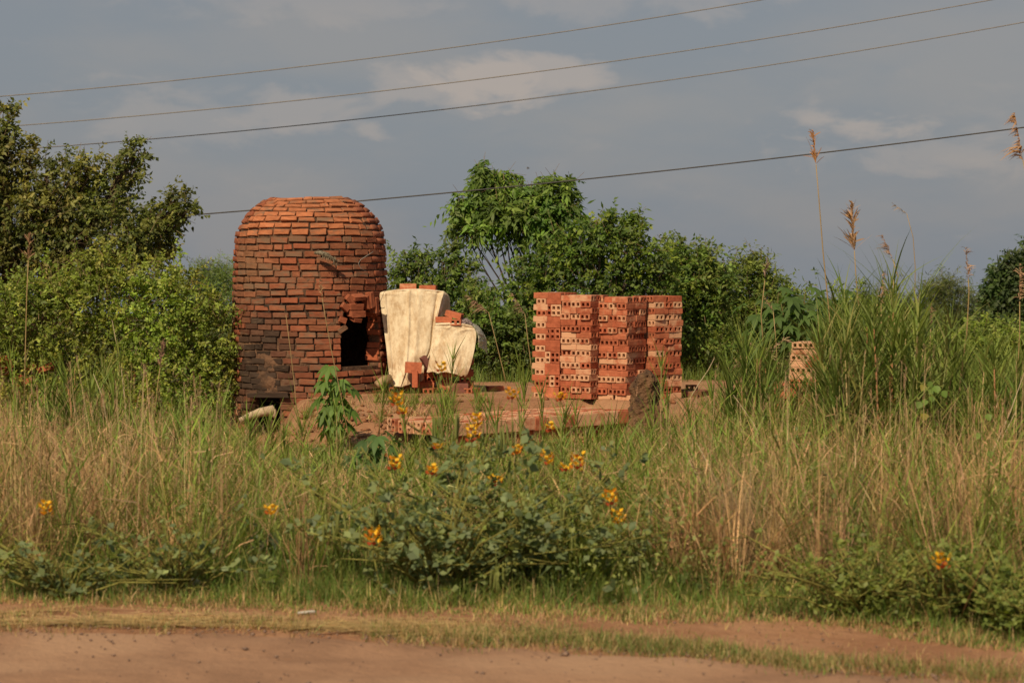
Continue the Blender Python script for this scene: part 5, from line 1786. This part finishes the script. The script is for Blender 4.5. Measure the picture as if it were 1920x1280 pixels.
def flower_bush(label, px, base_py, Y, spread_px, top_py, nst, leaves, flowers, pods, seed, col=((.17, .225, .095), (.225, .275, .105), (.13, .18, .08)), ll=.055):
    global rng
    rng = np.random.default_rng(seed); random.seed(seed)
    b = at(px, base_py, Y); b.z = gz(b.x, b.y) - .01
    t = empty('flowering_bush', b)
    tag(t, label, 'flowering bush')
    st = MB()
    tips = []
    s_ = 1 / pxm(Y)
    lean_z = at(px, top_py, Y).z - b.z
    nodes = []
    for k in range(nst):
        ang_ = random.uniform(0, 6.28); ro = random.uniform(.05, 1) ** .6
        tip = b + Vector((math.cos(ang_) * spread_px * s_ * ro, math.sin(ang_) * spread_px * s_ * ro * .6, lean_z * random.uniform(.25, 1.0) * (1 - .15 * ro)))
        mid = b.lerp(tip, .5) + Vector((0, 0, .1 * lean_z))
        st.tube([b + Vector((random.uniform(-.05, .05), random.uniform(-.05, .05), 0)), mid, tip], [.008, .006, .003], 5, (1.5, 1.9, .7))
        for j in range(7):
            f_ = random.uniform(.08, .95) ** 1.25
            p = b.lerp(mid, f_ * 2) if f_ < .5 else mid.lerp(tip, f_ * 2 - 1)
            q = p + Vector((random.gauss(0, .10), random.gauss(0, .09), random.uniform(.0, .13)))
            st.tube([p, q], [.004, .002], 4, (1.5, 1.9, .7))
            nodes.append((p, q))
        nodes.append((mid, tip)); tips.append(tip)
    st.build('stems', M_bark, t, origin=tuple(b))
    # low suckers round the foot
    for j in range(int(nst * .5)):
        a_ = random.uniform(0, 6.28); ro = random.uniform(.1, 1) * spread_px * s_
        p = b + Vector((math.cos(a_) * ro, math.sin(a_) * ro * .55, 0)); p.z = gz(p.x, p.y)
        nodes.append((p, p + Vector((random.gauss(0, .06), random.gauss(0, .05), random.uniform(.08, .28)))))
    n = leaves
    nw = np.exp(rng.normal(0, .8, len(nodes))); k = rng.choice(len(nodes), n, p=nw / nw.sum()); f = rng.uniform(.2, 1.05, n)
    A = np.array([[*nodes[i][0]] for i in k]); B = np.array([[*nodes[i][1]] for i in k])
    pos = A + (B - A) * f[:, None] + rng.normal(0, .028, (n, 3))
    pos[:, 2] = np.maximum(pos[:, 2], ground_h(pos[:, 0], pos[:, 1]) + .03)
    # trifoliate rounded leaves: three leaflets from each point
    per = 3
    lb = np.repeat(np.arange(n), per)
    az = rng.uniform(0, 6.28, n)[lb] + np.tile(np.array([-1.0, 0, 1.0]), n)
    dl = np.stack([np.cos(az), np.sin(az), rng.normal(.12, .65, n * per)], 1)
    c = np.asarray(col)[rng.integers(0, len(col), n)][lb] * np.exp(rng.normal(0, .14, (n * per, 1)))
    lm = MB()
    nr = np.array(sun_from)[None] * .7 + np.array([0, 0, .5])[None] + rng.normal(0, .5, (n, 3))[lb]
    ln = ll * np.exp(rng.normal(0, .25, n))[lb]
    lm.leaves(pos[lb], dl, nr, ln, ln * .72, c, fold=.08, wide=.58)
    lm.build('foliage', M_leaf, t, origin=tuple(b))
    for (fx, fy, big) in flowers:
        p = at(fx, fy, Y + random.uniform(-.5, .3))
        fm = MB()
        h = .10 * big
        ss = MB()
        near = min(tips, key=lambda q: (q - p).length)
        ss_p = p - Vector((0, 0, h * .6))
        fm.tube([ss_p, p + Vector((0, 0, h * .8))], [.003, .002], 4, (.16, .20, .06))
        st_o = MB(); st_o.tube([near, near.lerp(ss_p, .6) + Vector((0, 0, -.03)), ss_p], [.004, .0035, .003], 4, (1.5, 1.9, .7))
        m_ = int(15 * big) + 3
        for i in range(m_):
            f_ = i / m_
            a_ = i * 2.4
            q = p + Vector((0, 0, h * (f_ - .55)))
            o_ = Vector((math.cos(a_), math.sin(a_), .35)).normalized()
            cc = (.80, .47, .025) if random.random() < .82 else (.62, .22, .02)
            if f_ < .25 and random.random() < .6: cc = (.42, .085, .03)
            q2 = q + o_ * random.uniform(.012, .045) * (.6 + .5 * big)
            # standard and keel petals
            fm.bigleaf(q2, o_ + Vector((0, 0, .9)), -o_,   .036, .034, cc, droop=.1, prof=(.7, 1, .8, 0))
            fm.bigleaf(q2, o_ + Vector((0, 0, .1)), Vector((0, 0, 1)),   .030, .018, tuple(np.array(cc) * (1, .85, 1)), droop=.1)
        fo = fm.build('flower_head', M_petal, t, origin=tuple(b))
        st_o.build('flower_stalk', M_bark, fo, origin=tuple(b))
    for (fx, fy, ln_, cnt) in pods:
        p = at(fx, fy, Y + random.uniform(-.4, .2))
        pm_ = MB()
        for i in range(cnt):
            a_ = random.uniform(0, 6.28)
            q = p + Vector((random.gauss(0, .03), random.gauss(0, .02), random.gauss(0, .02)))
            L = ln_ / pxm(Y) * random.uniform(.75, 1.1)
            e_ = q + Vector((random.gauss(0, .012), random.gauss(0, .012), -L))
            pm_.tube([q, q.lerp(e_, .15), q.lerp(e_, .5) + Vector((random.gauss(0, .004), 0, 0)), q.lerp(e_, .9), e_], [.002, .0065, .008, .0065, .001], 6, tuple(np.array((.19, .215, .06)) * random.uniform(.8, 1.15)))
        pm_.tube([p + Vector((0, 0, .12)), p], [.003, .003], 4, (.19, .215, .06))
        pm_.build('pod_cluster', M_grass, t, origin=tuple(b), smooth=True)
    return t


flower_bush('yellow-flowered bush nearest the road, biggest, with bluish green leaves', 830, 1140, 15.3, 360, 800, 46, 560,
            [(700, 1010, 1.1), (705, 1000, .7), (810, 885, .6), (740, 872, 1.0), (725, 1150, .5), (808, 1110, .6)],
            [(700, 950, 60, 5), (690, 1000, 50, 3), (760, 1080, 46, 3), (850, 770, 60, 4), (640, 960, 46, 3), (930, 1060, 48, 9), (870, 1120, 40, 2)], 501)
flower_bush('yellow-flowered bush right of the biggest one, with hanging pods', 1000, 1130, 15.55, 340, 800, 40, 460,
            [(930, 905, .8), (1082, 868, 1.05), (1028, 862, .8), (1060, 880, .5), (968, 848, .6), (1145, 935, 1.1), (1158, 972, 1.0)],
            [(940, 800, 60, 5), (965, 850, 56, 3), (1050, 940, 50, 3), (950, 960, 60, 6), (1065, 1000, 44, 2)], 502)
flower_bush('taller yellow-flowered bush reaching up before the brick platform', 905, 1060, 17.2, 230, 770, 24, 520,
            [(745, 752, 1.1), (755, 775, .5), (885, 815, 1.3), (895, 790, 1.0), (828, 692, .7), (960, 742, .8), (1050, 748, .6), (1030, 805, .6), (820, 840, .4)],
            [(820, 775, 60, 4), (840, 800, 60, 3), (960, 800, 56, 4), (870, 900, 50, 3)], 503)
flower_bush('low bluish weed with one yellow flower head in the left grass', 330, 1120, 15.4, 260, 940, 24, 95,
            [(508, 960, .6), (1795 - 1710, 955, .9)], [(560, 980, 40, 3), (610, 975, 44, 3)], 504)
flower_bush('bluish leafy weed in the left corner near the road', 120, 1130, 15.25, 260, 950, 24, 105, [], [], 505)
flower_bush('yellow-flowered weed at the lower right near the road', 1800, 1190, 14.25, 210, 985, 28, 520,
            [(1765, 1055, .9), (1840, 1130, .5)], [], 506, col=((.16, .215, .045), (.20, .25, .055)), ll=.034)
flower_bush('dense green weed in the lower right corner', 1900, 1215, 13.8, 200, 985, 28, 680, [], [], 507, col=((.16, .22, .042), (.205, .255, .052)), ll=.03)
flower_bush('dense low green weed right of the dry tussock', 1620, 1180, 14.45, 260, 975, 32, 700, [], [], 508, col=((.17, .225, .045), (.215, .26, .056)), ll=.03)


# broad drooping-leaved weeds
def weed(label, px, py, Y, h_px, n, size, col, seed):
    random.seed(seed)
    b = at(px, py, Y); b.z = gz(b.x, b.y)
    t = empty('broadleaf_weed', b)
    tag(t, label, 'weed')
    top = b + Vector((random.uniform(-.05, .05), 0, h_px / pxm(Y)))
    st = MB(); st.tube([b, b.lerp(top, .5) + Vector((.02, 0, 0)), top], [.010, .008, .005], 6, (1.2, 1.3, .7))
    st.build('stem', M_bark, t, origin=tuple(b))
    for k in range(n):
        f = .35 + .65 * k / n
        p = b.lerp(top, f)
        a = k * 2.4 + random.uniform(-.3, .3)
        out = Vector((math.cos(a), math.sin(a), .25))
        e = p + out * .09
        lm = MB()
        lm.tube([p, e], [.003, .002], 4, col)
        L = size * random.uniform(.7, 1.15)
        lm.bigleaf(e, Vector((out.x, out.y, -.35)), Vector((out.x * .3, out.y * .3 - .2, 1)), L, L * .62, tuple(np.array(col) * random.uniform(.75, 1.2)), droop=.45, prof=(.8, 1.0, .78, .45, 0))
        lm.build('leaf', M_leaf, t, origin=tuple(b))


weed('broad drooping-leaved weed in the dry grass at the left', 135, 1040, 17.0, 95, 13, .15, (.085, .095, .04), 601)
weed('broad-leaved weed just below the small yellow flower, left of centre', 510, 1080, 16.6, 80, 11, .13, (.065, .085, .04), 602)
weed('broad-leaved weed right of the flowering bushes', 1152, 1110, 16.2, 80, 12, .15, (.07, .095, .035), 603)
weed('broad-leaved weed under the vine at the lower right', 1800, 1130, 15.4, 90, 13, .15, (.075, .095, .038), 604)
weed('broad-leaved weed at the right edge', 1880, 1080, 16.0, 105, 13, .14, (.07, .085, .035), 605)
weed('small broad-leaved weed on the verge before the dry tussock', 1290, 1150, 15.4, 45, 8, .10, (.10, .14, .035), 606)


# heart-leaved climbers
def vine(label, pts, Y, n, size, col, seed):
    random.seed(seed)
    P = [at(x, y, Y) for x, y in pts]
    b = P[0].copy(); b.z = min(b.z, gz(b.x, b.y))
    P = [b] + P
    t = empty('climbing_vine', b)
    tag(t, label, 'vine')
    st = MB(); st.tube(P, .004, 5, (1.2, 1.6, .6)); st.build('stem', M_bark, t, origin=tuple(b))
    for k in range(n):
        f = (k + random.random()) / n * (len(P) - 2) + 1
        i = min(int(f), len(P) - 2)
        p = P[i].lerp(P[i + 1], f - i)
        a = random.uniform(math.pi, 2 * math.pi)
        o_ = Vector((math.cos(a), math.sin(a) * .6, random.uniform(-.1, .3)))
        e = p + o_ * .05
        lm = MB(); lm.tube([p, e], [.002, .0015], 4, col)
        L = size * random.uniform(.7, 1.2)
        cc = np.array(col) * random.uniform(.8, 1.2)
        if random.random() < .1: cc = np.array((.26, .23, .03))
        lm.bigleaf(e, Vector((o_.x * .5, o_.y, -.7)), Vector((0, -1, .5)), L, L * .95, tuple(cc), droop=.1, prof=(.95, 1.0, .62, 0))
        lm.build('leaf', M_leaf, t, origin=tuple(b))


vine('yellowing heart-leaved vine climbing a stem right of the dry tussock', ((1600, 1080), (1605, 1030), (1600, 980), (1596, 930), (1600, 890)), 17.4, 24, .062, (.115, .15, .03), 701)
vine('bright heart-leaved vine climbing among the right reeds', ((1845, 1000), (1850, 940), (1842, 900), (1848, 860), (1840, 760)), 18.0, 12, .058, (.14, .22, .03), 702)
vine('pale green heart-leaved vine low in the reed clump', ((1745, 860), (1740, 800), (1735, 750), (1760, 730), (1720, 715)), 20.5, 14, .065, (.13, .22, .03), 703)
vine('small heart-leaved vine at the foot of the dry tussock', ((1440, 1110), (1445, 1060), (1470, 1020), (1485, 985)), 16.4, 10, .055, (.11, .19, .03), 704)


# dry fan-shaped tussock right of centre
rng = np.random.default_rng(801)
b = at(1415, 1120, 15.9); b.z = gz(b.x, b.y)
m = 420
az = rng.normal(math.pi, .9, m)
mb = MB()
mb.blades(np.array(b)[None] + rng.normal(0, .06, (m, 3)) * np.array([1, 1, 0]), az, rng.uniform(.4, .95, m), rng.uniform(-.1, .55, m), rng.normal(.1, .15, m), rng.uniform(.004, .008, m), rp((.40, .30, .18), m, .2, .05), segs=3, tipw=.2)
tag(mb.build('dry_tussock', M_straw, origin=tuple(b)), 'bleached fan-shaped tussock of dead grass right of centre near the road', 'grass tussock')

# long bleached single stems leaning through the picture's grass
for k, (x0, y0, x1, y1, Y) in enumerate(((1375, 740, 1440, 850, 21), (1290, 800, 1385, 1000, 18.5), (1285, 850, 1330, 960, 18), (1920, 700, 1860, 850, 20), (1905, 770, 1850, 870, 19.5), (210, 600, 238, 790, 24), (175, 700, 200, 790, 23), (1310, 720, 1340, 670, 24), (1800, 1020, 1745, 1100, 16.5), (770, 930, 768, 1060, 17.5))):
    p, q = at(x0, y0, Y), at(x1, y1, Y)
    e_ = q if q.z < p.z else p; s0 = p if q.z < p.z else q
    g = e_ + (e_ - s0).normalized() * .3; g.z = max(gz(g.x, g.y) - .01, min(g.z, e_.z))
    mb = MB(); mb.tube([g, e_, s0.lerp(e_, .5) + Vector((.02, 0, .015)), s0], [.006, .0055, .0045, .002], 5, (.50, .40, .26))
    tag(mb.build('dead_stem', M_straw, smooth=True, origin=tuple(g)), (
        'bleached dead stem slanting right of the clay mound, high in the grass', 'long bleached dead stem slanting into the dry tussock', 'short bleached dead stem left of the dry tussock', 'long dead stem leaning at the right edge of the view',
        'lower dead stem leaning at the right edge of the view', 'tall bleached dead stem before the bright left bush', 'short dead stem beside the tall one before the left bush', 'curved dead stem rising right of the rightmost pillar',
        'dead stem slanting low at the lower right above the weeds', 'upright dead stem inside the biggest flowering bush')[k], 'stem', 'dead stems leaning in the grass')

# litter on the verge
rng = np.random.default_rng(901); random.seed(901)
b = at(360, 1105, 15.6); b.z = gz(b.x, b.y) + .045
bm = bmesh.new(); bmesh.ops.create_icosphere(bm, subdivisions=3, radius=.05)
for v in bm.verts:
    n_ = float(noise3(np.array([list(v.co)]), 45, 3)[0])
    v.co *= 1 + .35 * n_
    v.co.z *= .75
me = bpy.data.meshes.new('crumpled_bag'); bm.to_mesh(me); bm.free()
o = link('crumpled_bag', me, M_litter); o.location = b
tag(o, 'crumpled white plastic bag caught in the verge grass at the left', 'litter')
a = at(558, 1171, 14.6); a.z = gz(a.x, a.y) + .014
mb = MB(); mb.tube([a, a + Vector((.09, .02, .006)), a + Vector((.11, .02, .004))], [.008, .010, .006], 6)
tag(mb.build('pale_stick', M_litter, origin=tuple(a)), 'short pale stick on the sand left of centre', 'stick')
